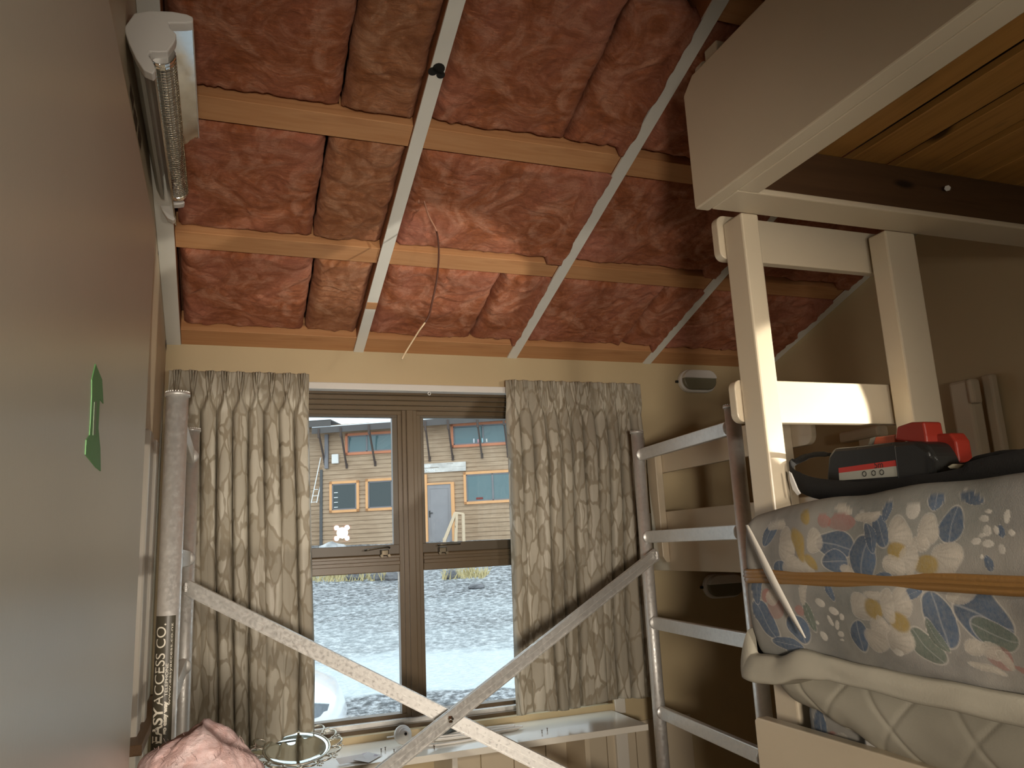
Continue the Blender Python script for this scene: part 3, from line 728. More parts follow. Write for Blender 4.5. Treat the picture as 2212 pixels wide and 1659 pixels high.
# mesh guard: arc section between wings
gc = hp(357, 108)
g0 = hp(325, 116); g1 = hp(374, 92); R1 = (g1-g0).length/2; gm = (g0+g1)/2
arc = []
dirx = (g1-g0).normalized(); dn_ = Vector((-dirx.z, 0, dirx.x)); dn_ = dn_ if dn_.z < 0 else -dn_
for k in range(9):
    a = math.pi*k/8; arc.append(gm - dirx*R1*math.cos(a) + dn_*R1*.85*math.sin(a))
bm = bm_new(); N = 62; Y0g = HY0+.035; Lg = L-.05
for k in range(N+1):
    y = Y0g - gm.y + Lg*k/N - 0
    tube(bm, [p+Vector((0, y, 0)) for p in arc], .0009, 5)
for k in range(9): bar(bm, arc[k]+Vector((0, Y0g-gm.y, 0)), arc[k]+Vector((0, Y0g-gm.y+Lg, 0)), .0014, .0014)
obj('wire_guard', bm, M['wire'], ht, 'wire mesh guard')
for yy in (Y0g-.012, Y0g+Lg-.012):
  bm = bm_new(); prism(bm, [p+Vector((0, yy-gm.y, 0)) for p in arc], (0, .022, 0), .001)
  obj('guard_cap', bm, M['chrome'], ht)
bm = bm_new(); c0 = gm+dn_*R1*.2
tube(bm, [(c0.x, Y0g, c0.z), (c0.x, Y0g+Lg, c0.z)], .0075, 14); obj('element', bm, paint('ceramic_element', (.6, .58, .52), .6), ht)

# ================================================================== WALL LAMPS
def bulkhead(c, lbl):
    w2, h2, T = .103, .056, .05
    o = thing('bulkhead_light', c, lbl, 'wall light', 'oval bulkhead lights on the window wall')
    def stad(w_, h_, n=12):
        pts = []
        for k in range(n+1): a = -math.pi/2+math.pi*k/n; pts.append(((w_-h_)+h_*math.cos(a), h_*math.sin(a)))
        for k in range(n+1): a = math.pi/2+math.pi*k/n; pts.append((-(w_-h_)+h_*math.cos(a), h_*math.sin(a)))
        return pts
    bm = bm_new(); prism(bm, [Vector((c[0]+a, c[1], c[2]+b)) for a, b in stad(w2, h2)], (0, -.028, 0), .006); obj('base', bm, M['white_plastic'], o)
    bm = bm_new(); prism(bm, [Vector((c[0]+a, c[1]-.026, c[2]+b)) for a, b in stad(w2-.010, h2-.010)], (0, -.022, 0), .012); obj('diffuser', bm, M['lens'], o, 'dull frosted lens')
    bm = bm_new(); up = [(a, b) for a, b in stad(w2-.008, h2-.006, 16) if b > .002]
    up = sorted(up, key=lambda q: -q[0]); prism(bm, [Vector((c[0]+a, c[1]-.027, c[2]+b)) for a, b in up], (0, -.028, 0), .004); obj('hood', bm, M['white_plastic'], o, 'white upper hood')
    bm = bm_new(); box(bm, (c[0]-w2-.012, c[1]-.012, c[2]-.008), (c[0]-w2+.006, c[1]-.0005, c[2]+.004), .002); obj('side_tab', bm, M['black'], o)
    return o
bulkhead((2.164, 3.1995, 2.292), 'white oval bulkhead light high on the wall above the right scaffold frame')
bulkhead((2.196, 3.1995, 1.318), 'dim oval bulkhead light on the wall below the far bunk rail')

# ================================================================== BUNKS
# far bunk against window wall
fb = thing('bunk_bed', (2.2, 2.6, 0), 'cream painted bunk bed in the far corner by the window wall', 'bunk bed', 'cream painted bunks')
def rounded_board(bm, x0, x1, y0, y1, z0, z1, r=.035, ends=(1, 1)):
    pts = []
    def arc_(cy, cz_, a0, a1):
        for k in range(6): a = a0+(a1-a0)*k/5; pts.append(Vector((x0, cy+r*math.cos(a), cz_+r*math.sin(a))))
    H_ = math.pi/2
    arc_(y1-r, z1-r, 0, H_) if ends[1] else pts.append(Vector((x0, y1, z1)))
    arc_(y0+r, z1-r, H_, 2*H_) if ends[0] else pts.append(Vector((x0, y0, z1)))
    arc_(y0+r, z0+r, 2*H_, 3*H_) if ends[0] else pts.append(Vector((x0, y0, z0)))
    arc_(y1-r, z0+r, 3*H_, 4*H_) if ends[1] else pts.append(Vector((x0, y1, z0)))
    prism(bm, pts, (x1-x0, 0, 0), .003)
bm = bm_new(); box(bm, (1.83, 1.80, 1.408), (1.852, 3.197, 1.662), .003); obj('side_rail', bm, M['bunk'], fb)
bm = bm_new(); rounded_board(bm, 1.83, 1.852, 2.065, 3.17, 1.832, 1.95); obj('guard_rail', bm, M['bunk'], fb)
for y0 in (3.02, 2.16):
    bm = bm_new(); prism(bm, [Vector((x, y0, z)) for x, z in ((1.829, 1.945), (1.795, 1.945), (1.795, 1.47), (1.812, 1.445), (1.829, 1.445))], (0, .075, 0), .003); obj('guard_post', bm, M['bunk'], fb)
bm = bm_new(); box(bm, (1.853, 1.82, 1.44), (2.60, 3.19, 1.465)); obj('bed_base', bm, M['slat'], fb)
bm = bm_new(); box(bm, (1.853, 1.80, 1.41), (2.60, 1.84, 1.55), .003); obj('end_rail', bm, M['bunk'], fb)
bm = bm_new(); box(bm, (2.50, 2.00, .0), (2.56, 2.085, 2.06), .012); obj('corner_post', bm, M['bunk'], fb)
bm = bm_new(); box(bm, (2.485, 1.975, 1.965), (2.53, 2.0, 2.055), .01); box(bm, (2.565, 1.96, 1.2), (2.60, 2.0, 2.07), .008); obj('post_cap', bm, M['bunk'], fb)
bm = bm_new(); box(bm, (2.52, 2.47, 1.46), (2.56, 2.57, 1.93), .004); box(bm, (2.50, 2.44, 1.915), (2.56, 2.66, 1.96), .01); obj('guard_post', bm, M['bunk'], fb)
bm = bm_new(); box(bm, (1.855, 1.80, 0), (1.90, 1.87, 1.408), .003); obj('leg', bm, M['bunk'], fb)
bm = bm_new(); box(bm, (1.855, 1.86, 1.466), (2.58, 3.17, 1.58), .04, 3); obj('mattress', bm, paint('plain_ticking', (.5, .48, .42), .8), fb)

# near bunk (three tiers, we see the top bed from below and the lower bed)
nb = thing('bunk_bed', (1.8, .6, 0), 'tall cream painted bunk with open slatted top bed at upper right', 'bunk bed', 'cream painted bunks')
YE = 1.572; ZB = 2.366
bm = bm_new()
prism(bm, [Vector((1.112, y, z)) for y, z in ((YE, 2.372), (YE, 2.688), (YE-.045, 2.722), (-.9, 2.722), (-.9, 2.366), (YE-.004, 2.366))], (.04, 0, 0), .004)
obj('side_board', bm, M['bunk'], nb, 'wide cream side board of the top bed')
bm = bm_new(); box(bm, (1.1525, -.9, ZB), (1.214, 1.447, ZB+.022), .003); obj('ledger', bm, M['bunk'], nb)
bm = bm_new(); box(bm, (1.1525, 1.447, ZB), (2.60, 1.558, ZB+.016), .004); obj('end_rail', bm, M['bunk'], nb)
bm = bm_new(); box(bm, (1.156, 1.452, ZB+.0165), (2.60, 1.50, 2.505), .002); obj('cross_beam', bm, M['darkwood'], nb, 'dark stained cross beam')
bm = bm_new(); box(bm, (1.216, .10, ZB+.08), (2.60, .14, 2.505), .002); obj('cross_beam', bm, M['darkwood'], nb)
for k in range(8):
    x0 = 1.232+.152*k
    bm = bm_new(); box(bm, (x0, -.9, 2.5065), (x0+.118, 1.545, 2.526), .002); obj('slat', bm, M['slat'], nb)
bm = bm_new(); box(bm, (1.156, -.9, 2.60), (2.60, 1.545, 2.615)); obj('bed_base_board', bm, M['darkwood'], nb)
# posts
PA = at(1562, 456, 'x', 1.238).y
bm = bm_new(); box(bm, (1.238, 1.552, 0), (1.292, 1.632, ZB), .005); obj('post', bm, M['bunk'], nb)
bm = bm_new(); box(bm, (1.238, 1.575, ZB+.05), (1.335, 1.632, 2.885), .004); obj('post', bm, M['bunk'], nb)
bm = bm_new(); box(bm, (1.72, 1.552, 0), (1.83, 1.615, ZB), .005); obj('post', bm, M['bunk'], nb)
def end_board(bm, x0, x1, z0, z1, y0=1.634, y1=1.662, r=.022):
    pts = []
    for (cx, cz_, a0) in ((x1-r, z1-r, 0), (x0+r, z1-r, 1), (x0+r, z0+r, 2), (x1-r, z0+r, 3)):
        for k in range(5): a = (a0+k/4)*math.pi/2; pts.append(Vector((cx+r*math.cos(a), y0, cz_+r*math.sin(a))))
    prism(bm, pts, (0, y1-y0, 0), .003)
for z0, z1, nm in ((2.268, 2.392, 'end_board'), (1.828, 1.940, 'end_board'), (2.79, 2.86, 'end_board')):
    bm = bm_new(); end_board(bm, 1.222, 1.86 if z0 < 2.7 else 1.3, z0, z1); obj(nm, bm, M['bunk'], nb)
# lower bed side rail
bm = bm_new(); prism(bm, [Vector((1.146, y, z)) for y, z in ((1.59, 0.86), (1.59, 1.135), (1.58, 1.142), (-.9, 1.142), (-.9, .86))], (.03, 0, 0), .003); obj('side_rail', bm, M['bunk'], nb)
bm = bm_new(); box(bm, (1.1765, 1.56, .9), (2.60, 1.588, 1.10), .003); obj('end_rail', bm, M['bunk'], nb)
bm = bm_new(); box(bm, (1.178, -.9, .985), (2.60, 1.551, 1.005)); obj('bed_base', bm, M['slat'], nb)
bm = bm_new(); tube(bm, [(1.845, 1.437, 2.452), (1.868, 1.4515, 2.460)], .0045, 8); tube(bm, [(1.836, 1.432, 2.449), (1.846, 1.438, 2.4525)], .008, 6); obj('screw', bm, M['alu'], nb, 'bright screw in the dark beam')

# ------------------------------------------------------------------ floral mattresses (pattern as colour attribute)
rng = np.random.default_rng(5)
def vnoise(Y, Z, s, seed):
    r = np.random.default_rng(seed); G = r.random((128, 128))
    y = Y*s % 127; z = Z*s % 127; i = np.floor(y).astype(int); j = np.floor(z).astype(int); a = y-i; b = z-j
    a = a*a*(3-2*a); b = b*b*(3-2*b)
    return G[i, j]*(1-a)*(1-b)+G[i+1, j]*a*(1-b)+G[i, j+1]*(1-a)*b+G[i+1, j+1]*a*b
BLUE, CREAM, YEL, PINK, SAGE, GREY = (.075, .115, .18), (.50, .455, .385), (.32, .22, .05), (.36, .12, .10), (.18, .20, .185), (.20, .195, .185)
# motif list measured on the photo (px): leaf/petal = (kind, cx, cy, rx, ry, angle deg, colour)
mot = []
def P_(kind, cx, cy, rx, ry, ang, col): mot.append((kind, cx, cy, rx, ry, ang, col))
def flower(cx, cy, s, n=6, rot=0):
    for k in range(n):
        a = rot+k*360/n; P_('petal', cx+math.cos(rad(a))*s*.62, cy+math.sin(rad(a))*s*.62, s*.56, s*.36, a, CREAM)
    for k in range(3): a = rot+70+k*50; P_('core', cx+math.cos(rad(a))*s*.25, cy+math.sin(rad(a))*s*.25, s*.34, s*.13, a, YEL)
DSAGE = (.13, .16, .13)
def Q_(kind, col, rows):
    for (X, Y, rx, ry, an) in rows: P_(kind, 1600+X/3.614, 1100+Y/3.614, rx/3.614*1.13, ry/3.614*1.13, an, col)
Q_('leaf', BLUE, ((730, 290, 145, 95, 20), (740, 420, 95, 85, 0), (960, 380, 95, 150, 15), (1070, 160, 75, 130, -25), (990, 220, 40, 100, -20), (1630, 130, 85, 130, 15), (300, 450, 50, 75, 0), (1110, 510, 60, 40, 0), (2040, 190, 40, 50, 0),
  (1945, 470, 35, 55, -20), (1350, 660, 85, 50, -20), (1550, 850, 115, 195, -5), (1880, 830, 200, 165, 20), (910, 1000, 68, 110, 0), (170, 850, 75, 150, -25), (100, 600, 40, 120, 0), (330, 1050, 100, 50, 0), (420, 930, 65, 90, -20), (680, 650, 25, 60, -10), (190, 180, 40, 100, 20), (1730, -90, 90, 50, 10), (1450, -60, 60, 60, 0), (1100, 20, 40, 60, 10)))
Q_('leaf', DSAGE, ((1960, 960, 150, 95, 20), (1440, 1080, 95, 150, -35), (510, 830, 42, 95, -10), (1520, 1000, 40, 110, -30)))
Q_('pink', PINK, ((760, 120, 100, 65, 10), (620, 80, 40, 60, -30), (280, 790, 60, 50, -20), (200, 690, 40, 60, 0), (1960, 1130, 70, 90, 30), (2130, 1240, 90, 20, 30), (430, 780, 30, 50, 0)))
Q_('petal', CREAM, ((340, 260, 60, 115, 0), (400, 440, 70, 85, 0), (560, 230, 60, 90, -20), (500, 430, 50, 90, -10), (1240, 180, 70, 115, -10), (1450, 150, 85, 115, 10), (1600, 390, 95, 115, 20), (1450, 545, 120, 40, 0), (1390, 270, 75, 75, 0),
  (940, 760, 85, 110, -20), (1080, 960, 60, 100, 0), (1060, 1060, 95, 65, 30), (1240, 1040, 95, 115, -10), (1270, 720, 65, 105, -15), (1790, 1060, 75, 65, -30), (1910, 1080, 65, 65, 0)))
Q_('core', YEL, ((440, 260, 40, 130, -15), (550, 400, 35, 90, -20), (1235, 330, 65, 80, 0), (1455, 440, 95, 60, -10), (1040, 770, 75, 90, 0), (1240, 880, 75, 95, 10), (460, 40, 35, 60, 0)))
Q_('petal', CREAM, ((1325, 405, 55, 100, 8), (1410, 240, 45, 75, -10), (1210, 440, 80, 62, 30), (1060, 650, 85, 32, 0), (1160, 745, 50, 130, 0), (1110, 900, 32, 70, -20), (830, 490, 50, 40, 0), (1720, 670, 95, 70, 0), (760, 20, 70, 32, 20), (950, 60, 90, 40, -20), (1990, 1140, 35, 65, -20), (1850, 1240, 110, 32, 0), (240, 120, 60, 45, 0), (260, 700, 50, 70, 20), (470, 660, 30, 70, 0)))
Q_('dot', (.58, .55, .49), ((1890, 30, 35, 18, 0), (1860, 105, 38, 30, 0), (2090, 60, 30, 45, 0), (1895, 210, 38, 40, 0), (2145, 185, 26, 26, 0), (1860, 245, 26, 15, 0), (1820, 290, 38, 28, 0), (1925, 315, 48, 28, 0), (2055, 345, 32, 38, 0), (1295, 15, 50, 42, 0), (1985, 190, 28, 32, 0), (1880, 420, 14, 16, 0), (610, 750, 22, 28, 0), (695, 790, 36, 22, 0), (760, 825, 20, 26, 0), (710, 880, 18, 32, 20), (600, 965, 22, 36, 0), (735, 960, 28, 28, 0), (740, 1025, 18, 12, 0), (575, 860, 12, 12, 0), (1250, 1160, 40, 25, 20), (660, 850, 12, 30, -20)))
MOT = []
for kind, cx, cy, rx, ry, ang, col in mot:
    c = at(cx, cy, 'x', 1.115); MOT.append((kind, c.y, c.z, (at(cx+10, cy, 'x', 1.115)-c).length/10, (at(cx, cy+10, 'x', 1.115)-c).length/10, rx, ry, ang, col))
def floral(Y, Z):
    """pattern colour for points (y,z) in the plane of the mattress side"""
    Y = .80+np.mod(Y-.80, .80); Z = 1.26+np.mod(Z-1.26, .40)
    base = np.array([.30, .285, .255])[None, :]*np.ones((Y.size, 1))
    n1 = vnoise(Y+3, Z+3, 14, 1); n2 = vnoise(Y+3, Z+3, 60, 2); n3 = vnoise(Y+3, Z+3, 5, 3)
    k = np.clip((n1-.40)*3.2, 0, 1)[:, None]; base = base*(1-.7*k)+np.array(GREY)*.7*k
    k = np.clip((n3-.45)*4, 0, 1)[:, None]; base = base*(1-.5*k)+np.array(SAGE)*.5*k
    base *= (.92+.16*n2)[:, None]
    wy = (vnoise(Y+9, Z+9, 22, 7)-.5)*.02; wz = (vnoise(Y+5, Z+5, 22, 8)-.5)*.02
    Yw, Zw = Y+wy, Z+wz
    st1 = vnoise(Y*1.0+2, Z+2, 120, 11); bl = vnoise(Y+1, Z+1, 26, 12)
    for kind, mcy, mcz, sx, sz, rx, ry, ang, col in MOT:
        a = rad(ang); dpx = -(Yw-mcy)/sx; dpy = -(Zw-mcz)/sz
        u = dpx*math.cos(a)+dpy*math.sin(a); v = -dpx*math.sin(a)+dpy*math.cos(a)
        un, vn_ = u/rx, v/ry
        if kind == 'leaf':    # pointed
            d = np.abs(vn_)**1.5 + np.abs(un)**2.0 if ry > rx else np.abs(un)**1.5+np.abs(vn_)**2.0
        else: d = un**2+vn_**2
        edge = np.clip((1-d)*(7 if kind != 'core' else 2.2), 0, 1)[:, None]*((.45+.75*bl)[:, None] if kind in ('pink',) else 1)
        shade = .80+.35*np.clip(un*.5+.5, 0, 1)
        if kind in ('petal',): shade = .88+.22*np.clip(1-np.abs(vn_), 0, 1)
        cc = np.array(col)[None, :]*shade[:, None]*(.82+.36*bl)[:, None]
        if kind == 'petal': cc = cc*(1-.22*np.clip(np.sin(np.arctan2(vn_, un+1.2)*26)*st1, 0, 1))[:, None]; cc = cc*(1-.25*np.clip(-un*.5+.1, 0, 1)[:, None])
        if kind == 'core': edge_soft = True
        if kind == 'leaf':
            vein = np.clip(1-np.abs(vn_ if rx > ry else un)*14, 0, 1)[:, None]*.45; cc = cc*(1-vein)+np.array([.5, .5, .48])*vein
        al = {'petal': .8, 'core': .85, 'leaf': .92, 'pink': .6, 'dot': .9}[kind]
        base = base*(1-edge*al)+cc*edge*al
        rim = np.clip(1-np.abs(d-1)*11, 0, 1)[:, None]*(.55 if kind in ('petal', 'leaf') else .0)
        base = base*(1-rim)+np.array([.62, .58, .52])*rim
    return np.clip(base, 0, 1)
def superbox(x0, x1, y0, y1, z0, z1, e, fn=None, res=.0019, resx=.03):
    """soft box open at the far sides: profile swept; returns bm; rows along y plus the rounded far end"""
    bm = bm_new()
    # perimeter in plan: from far right end -> around corner -> along side to the near end
    path = []
    r = .042
    xs = np.linspace(x1, x0+r, 14)
    for x in xs: path.append((x, y1, 0, 1))
    for k in range(1, 16):
        a = math.pi/2+math.pi/2*k/16; path.append((x0+r+r*math.cos(a), y1-r+r*math.sin(a), math.cos(a), math.sin(a)))
    ys = list(np.arange(y1-r, .78, -res))+list(np.linspace(.78, y0, 70))
    for y in ys: path.append((x0, float(y), -1, 0))
    nz_ = int((z1-z0)/res)
    prof = []   # (inset, z)
    ninset = [(q, z1) for q in (.6, .5, .42, .36, .31, .27, .24, .22, .20, .185, .17, .155, .14, .13, .12, .11, .10, .09, .08, .07, .06, .052)]
    for k in range(9): a = math.pi/2*(1-k/8); prof.append((e-e*math.cos(a), z1-e+e*math.sin(a)))
    for k in range(1, nz_): prof.append((0, (z1-e)+(z0+e-(z1-e))*k/nz_))
    for k in range(9): a = -math.pi/2*(k/8); prof.append((e-e*math.cos(a), z0+e+e*math.sin(a)))
    prof = ninset+prof+[(.18, z0)]
    V = []
    for (x, y, nx_, nyy) in path:
        row = []
        for (ins, z) in prof:
            p = Vector((x-nx_*ins, y-nyy*ins, z))
            if fn: p = fn(p, nx_, nyy, ins)
            row.append(bm.verts.new(p))
        V.append(row)
    for i in range(len(V)-1):
        for j in range(len(prof)-1):
            f = bm.faces.new((V[i][j], V[i+1][j], V[i+1][j+1], V[i][j+1])); f.smooth = True
    return bm
def paint_floral(o, dy=0, dz=0):
    me = o.data; n = len(me.vertices); co = np.empty(n*3); me.vertices.foreach_get('co', co); co = co.reshape(-1, 3)
    pl_ = o.parent.location if o.parent else o.location
    off = Vector(pl_) if o.parent is None else Vector(pl_)
    X = co[:, 0]+off.x; Y = co[:, 1]+off.y; Z = co[:, 2]+off.z
    # unwrap the rounded far end and the top so that the pattern runs on
    Yu = Y + np.where(Y > 1.46, np.maximum(0, X-1.16)*.9, 0)
    Zu = Z+np.where(Z > 1.53, np.maximum(0, X-1.16)*1.0, 0)
    colr = floral(Yu+dy, Zu+dz); a = me.color_attributes.new('pattern', 'FLOAT_COLOR', 'POINT')
    a.data.foreach_set('color', np.hstack([colr, np.ones((n, 1))]).astype(np.float32).ravel())
def TOPZ(y): return 1.605+.0*y
m1 = thing('floral_mattress', (1.8, .8, 1.27), 'thick floral mattress on top of the stack in the near bunk', 'mattress', 'stacked floral mattresses')
def def1(p, nx_, ny_, ins):
    t_ = (p.z-1.27)/.335
    b = .012*noise.noise(Vector((p.y*5, p.z*6, 1)))+.02*math.sin(max(0, min(1, t_))*math.pi)
    band = -.008*math.exp(-((p.z-1.455)/.014)**2)
    k = max(0, 1-ins/.05)
    zz = p.z
    if t_ > .6:
        zz += (t_-.6)/.4*(.018*math.sin((1.5-p.y)*2.2) - .014*max(0, (p.y-1.33)/.2)**1.5 + .006*noise.noise(Vector((p.x*6, p.y*8, 3))))
    if t_ < .35:   # underside curves up away from the end where it is strapped
        zz += (.35-t_)/.35*(.012*noise.noise(Vector((p.y*7, 3, 3))))
    return Vector((p.x+nx_*(b+band)*k, p.y+ny_*(b+band)*k, zz))
bm = superbox(1.135, 2.55, -.5, 1.548, 1.272, 1.605, .034, def1)
o = obj('cover', bm, M['floral'], m1); o.location = (0, 0, 0)
paint_floral(o)
vin = Mat('tan_vinyl', (.235, .125, .04), .3); vin.bump(vin.noise(120, 3), .5, .001); vin = vin.m
bm = bm_new()
def bandpath(z, x0, ye, r=.055, off=0):
    pts = [(x0+.5, ye+off, z)]
    for k in range(13): a = math.pi/2+math.pi/2*k/12; pts.append((x0+r+(r+off)*math.cos(a), ye-r+(r+off)*math.sin(a), z))
    for k in range(1, 40): pts.append((x0-off, ye-r-(1.9*k/39), z+.003*noise.noise(Vector((k*.4, z, 0)))))
    return pts
def band(bm, z, x0, ye, r, hw):
    prof = [(-1, 0), (-.9, .5), (-.5, .8), (-.30, .55), (-.22, .5), (-.1, 1), (.1, 1), (.22, .5), (.30, .55), (.5, .8), (.9, .5), (1, 0)]
    rows = [bandpath(z+a*hw, x0, ye, r, b*.007) for a, b in prof]; n_ = len(rows[0])
    V = [[bm.verts.new(p) for p in row] for row in rows]
    for i in range(len(V)-1):
        for k in range(n_-1): f = bm.faces.new((V[i][k], V[i][k+1], V[i+1][k+1], V[i+1][k])); f.smooth = True
band(bm, 1.4555, 1.122, 1.560, .042, .0155)
obj('tape_edge', bm, vin, m1, 'shiny tan vinyl edge band')
# white quilted protector hanging below the top mattress
t = Mat('white_quilted_cotton', (.58, .55, .49), .85, 0, .2); M['prot'] = t.m
v1_ = t.mapping((1, 1, 1)); t.bump(t.noise(250, 2), .25, .001)
t.color(t.ramp(t.noise(4, 3), [(.3, (.35, .325, .26)), (.7, (.42, .395, .32))]))
pr1 = thing('mattress_protector', (1.8, .8, 1.2), 'white quilted protector wrapped under the top floral mattress', 'mattress protector', 'white quilted mattress protectors')
# rim line measured: (px,py) of its upper rim and lower rim along the side
up_px = [(1606, 1335), (1612, 1395), (1640, 1418), (1690, 1408), (1738, 1378), (1790, 1400), (1880, 1428), (2000, 1446), (2120, 1462), (2212, 1476)]
upr = [at(a, b, 'x', 1.125) for a, b in up_px]
bm = bm_new()
uz = [(p.y, p.z) for p in upr]
def interp(y, tab):
    tab = sorted(tab)
    if y <= tab[0][0]: return tab[0][1]
    for (a, b), (c_, d_) in zip(tab, tab[1:]):
        if a <= y <= c_: t_ = (y-a)/(c_-a) if c_ > a else 0; return b+(d_-b)*(t_*t_*(3-2*t_))
    return tab[-1][1]
rim = [(1.60, 1.35), (1.565, 1.300), (1.52, 1.284), (1.45, 1.290), (1.375, 1.310), (1.30, 1.303), (1.20, 1.298), (1.05, 1.294), (.80, 1.292), (-.5, 1.29)]
def prf(u, v):
    # u along perimeter, v from rim (0) outward-down to underneath (1)
    s = u*2.25
    if s < .20: x, y, nx_, ny_ = 1.38-s, 1.565, 0, 1
    elif s < .29: a = math.pi/2+(s-.20)/.09*math.pi/2; x, y, nx_, ny_ = 1.18+.057*math.cos(a), 1.508+.057*math.sin(a), math.cos(a), math.sin(a)
    else: x, y, nx_, ny_ = 1.123, 1.508-(s-.29), -1, 0
    zr = interp(y, rim) if nx_ < -.3 else 1.295
    if ny_ > .5: zr = 1.34
    zr += .004*noise.noise(Vector((y*12, x*12, 0)))
    kk = max(0, min(1, (1.50-y)/.22)); zb = (1.232-.006*noise.noise(Vector((y*6, 0, 1))))*(1-kk)+(zr-.036+.004*noise.noise(Vector((y*7, 0, 2))))*kk
    bul = (.030*(1-kk)+.014*kk)*math.sin(v*math.pi)**.8+.004*noise.noise(Vector((y*9, v*3, 5)))
    if v < .5: z = zr+(zb-zr)*(v/.5)*.9; ins = -.006-.9*bul
    else: z = zr+(zb-zr)*(.9+.1*(v-.5)/.5); ins = -.006-.9*bul+.06*((v-.5)/.5)**2
    if v == 0: ins = .004
    return Vector((x-nx_*ins, y-ny_*ins, z))
gridmesh(bm, 260, 26, prf); o = obj('quilt', bm, M['prot'], pr1); o.modifiers.new('thick', 'SOLIDIFY').thickness = .004
bm = bm_new()
sA = [at(1614, 1134, 'x', 1.094), at(1642, 1195, 'x', 1.092), at(1672, 1258, 'x', 1.090), at(1707, 1322, 'x', 1.091), at(1740, 1378, 'x', 1.092)]
sw = [.007, .012, .013, .012, .006]; spt = smooth_path(sA, 6)
nS = len(spt)
gridmesh(bm, nS, 3, lambda u, v: spt[round(u*(nS-1))]+Vector((-.001*(1-abs(v-.5)*2), (v-.5)*2*(.0135*math.sin(math.pi*min(1, max(.0, u*.86+.10)))), 0)))
o = obj('corner_strap', bm, paint('elastic_strap', (.56, .53, .47), .7), pr1, 'white elastic strap stretched over the floral side'); o.modifiers.new('thick', 'SOLIDIFY').thickness = .0015
# second mattress: floral below, white quilted protector over it
m2 = thing('floral_mattress', (1.8, .8, 1.006), 'floral mattress under the white protector at the bottom of the stack', 'mattress', 'stacked floral mattresses')
def def2(p, nx_, ny_, ins):
    b = .006*noise.noise(Vector((p.y*6, p.z*8, 4))); k = max(0, 1-ins/.05); return Vector((p.x+nx_*b*k, p.y+ny_*b*k, p.z))
bm = superbox(1.196, 2.55, -.5, 1.49, 1.008, 1.20, .04, def2, .003)
o = obj('cover', bm, M['floral'], m2); paint_floral(o, .06, .29)
bm = bm_new(); tube(bm, [(p[0]+.0, p[1], p[2]-.0) for p in bandpath(1.122, 1.187, 1.49, .05)][10:], .007, 8); obj('tape_edge', bm, vin, m2, 'shiny tan vinyl edge band')
pr2 = thing('mattress_protector', (1.8, .8, 1.15), 'white diamond quilted protector on the lower mattress of the stack', 'mattress protector', 'white quilted mattress protectors')
low = [(1.60, 1.175), (1.49, 1.19), (1.42, 1.183), (1.33, 1.160), (1.24, 1.133), (1.15, 1.128), (1.0, 1.118), (.8, 1.11), (-.5, 1.11)]
def pr2f(u, v):
    s = u*2.2
    if s < .15: x, y, nx_, ny_ = 1.38-s, 1.497, 0, 1
    elif s < .25: a = math.pi/2+(s-.15)/.10*math.pi/2; x, y, nx_, ny_ = 1.23+.045*math.cos(a), 1.452+.045*math.sin(a), math.cos(a), math.sin(a)
    else: x, y, nx_, ny_ = 1.185, 1.452-(s-.25), -1, 0
    zt = 1.264; zl = interp(y, low) if nx_ < -.5 else 1.185
    bul = .034*math.sin(min(1, v*1.05)*math.pi)**.6
    z = zt+(zl-zt)*v
    # diamond quilting
    q1_ = abs(((y*1.0+z*1.0)/.17) % 1-.5)*2; q2_ = abs(((y*1.0-z*1.0)/.19) % 1-.5)*2
    cell = min(1, (1-q1_)*8)*min(1, (1-q2_)*8)
    bul += .0035*cell-.002+.004*noise.noise(Vector((y*8, v*3, 9)))
    ins = -bul if v > 0 else .0
    if v < .1: ins += .05*(1-v/.1)
    return Vector((x-nx_*ins, y-ny_*ins, z))
bm = bm_new(); gridmesh(bm, 420, 44, pr2f); o = obj('quilt', bm, M['prot'], pr2); o.modifiers.new('thick', 'SOLIDIFY').thickness = .004
bm = bm_new(); gridmesh(bm, 10, 2, lambda u, v: Vector((1.1745, 1.285-u*.045, 1.150+.0-v*.016-u*.006))); o = obj('strap', bm, paint('elastic_grey', (.45, .44, .41), .7), pr2); o.modifiers.new('thick', 'SOLIDIFY').thickness = .001

# ------------------------------------------------------------------ tool on the mattress
TX = 1.30
tool = thing('cordless_tool', (TX, 1.3, 1.625), 'black and red battery tool with label lying on the floral mattress', 'power tool')
def tp_(px_, py_, x=TX): return at(px_, py_, 'x', x)
body = [(1788, 985), (1800, 968), (1850, 964), (1925, 955), (1975, 953), (2000, 958), (2018, 985), (2030, 1040), (2000, 1060), (1900, 1062), (1800, 1052), (1784, 1040)]
bm = bm_new(); prism(bm, [tp_(a, b) for a, b in body], (.085, 0, 0), .008); obj('body', bm, M['black'], tool)
bm = bm_new(); prism(bm, [tp_(a, b, TX-.004) for a, b in ((1930, 962), (1975, 956), (2005, 975), (2022, 1045), (1990, 1055), (1940, 1048))], (.02, 0, 0), .004); obj('battery_cover', bm, M['black'], tool)
bm = bm_new()
for k in range(5): a = 2006+4*k; prism(bm, [tp_(x, y, TX-.006) for x, y in ((a-3, 985+3*k), (a, 985+3*k), (a+2, 1040), (a-1, 1040))], (.01, 0, 0))
obj('grip_ribs', bm, M['black'], tool)
lab = [(1811, 1011), (1934, 994), (1939, 1029), (1813, 1038)]
def lp(u, v, x=TX-.0012):
    a = Vector(lab[0]+(0,))*(1-u)*(1-v)+Vector(lab[1]+(0,))*u*(1-v)+Vector(lab[3]+(0,))*(1-u)*v+Vector(lab[2]+(0,))*u*v
    return tp_(a.x, a.y, x)
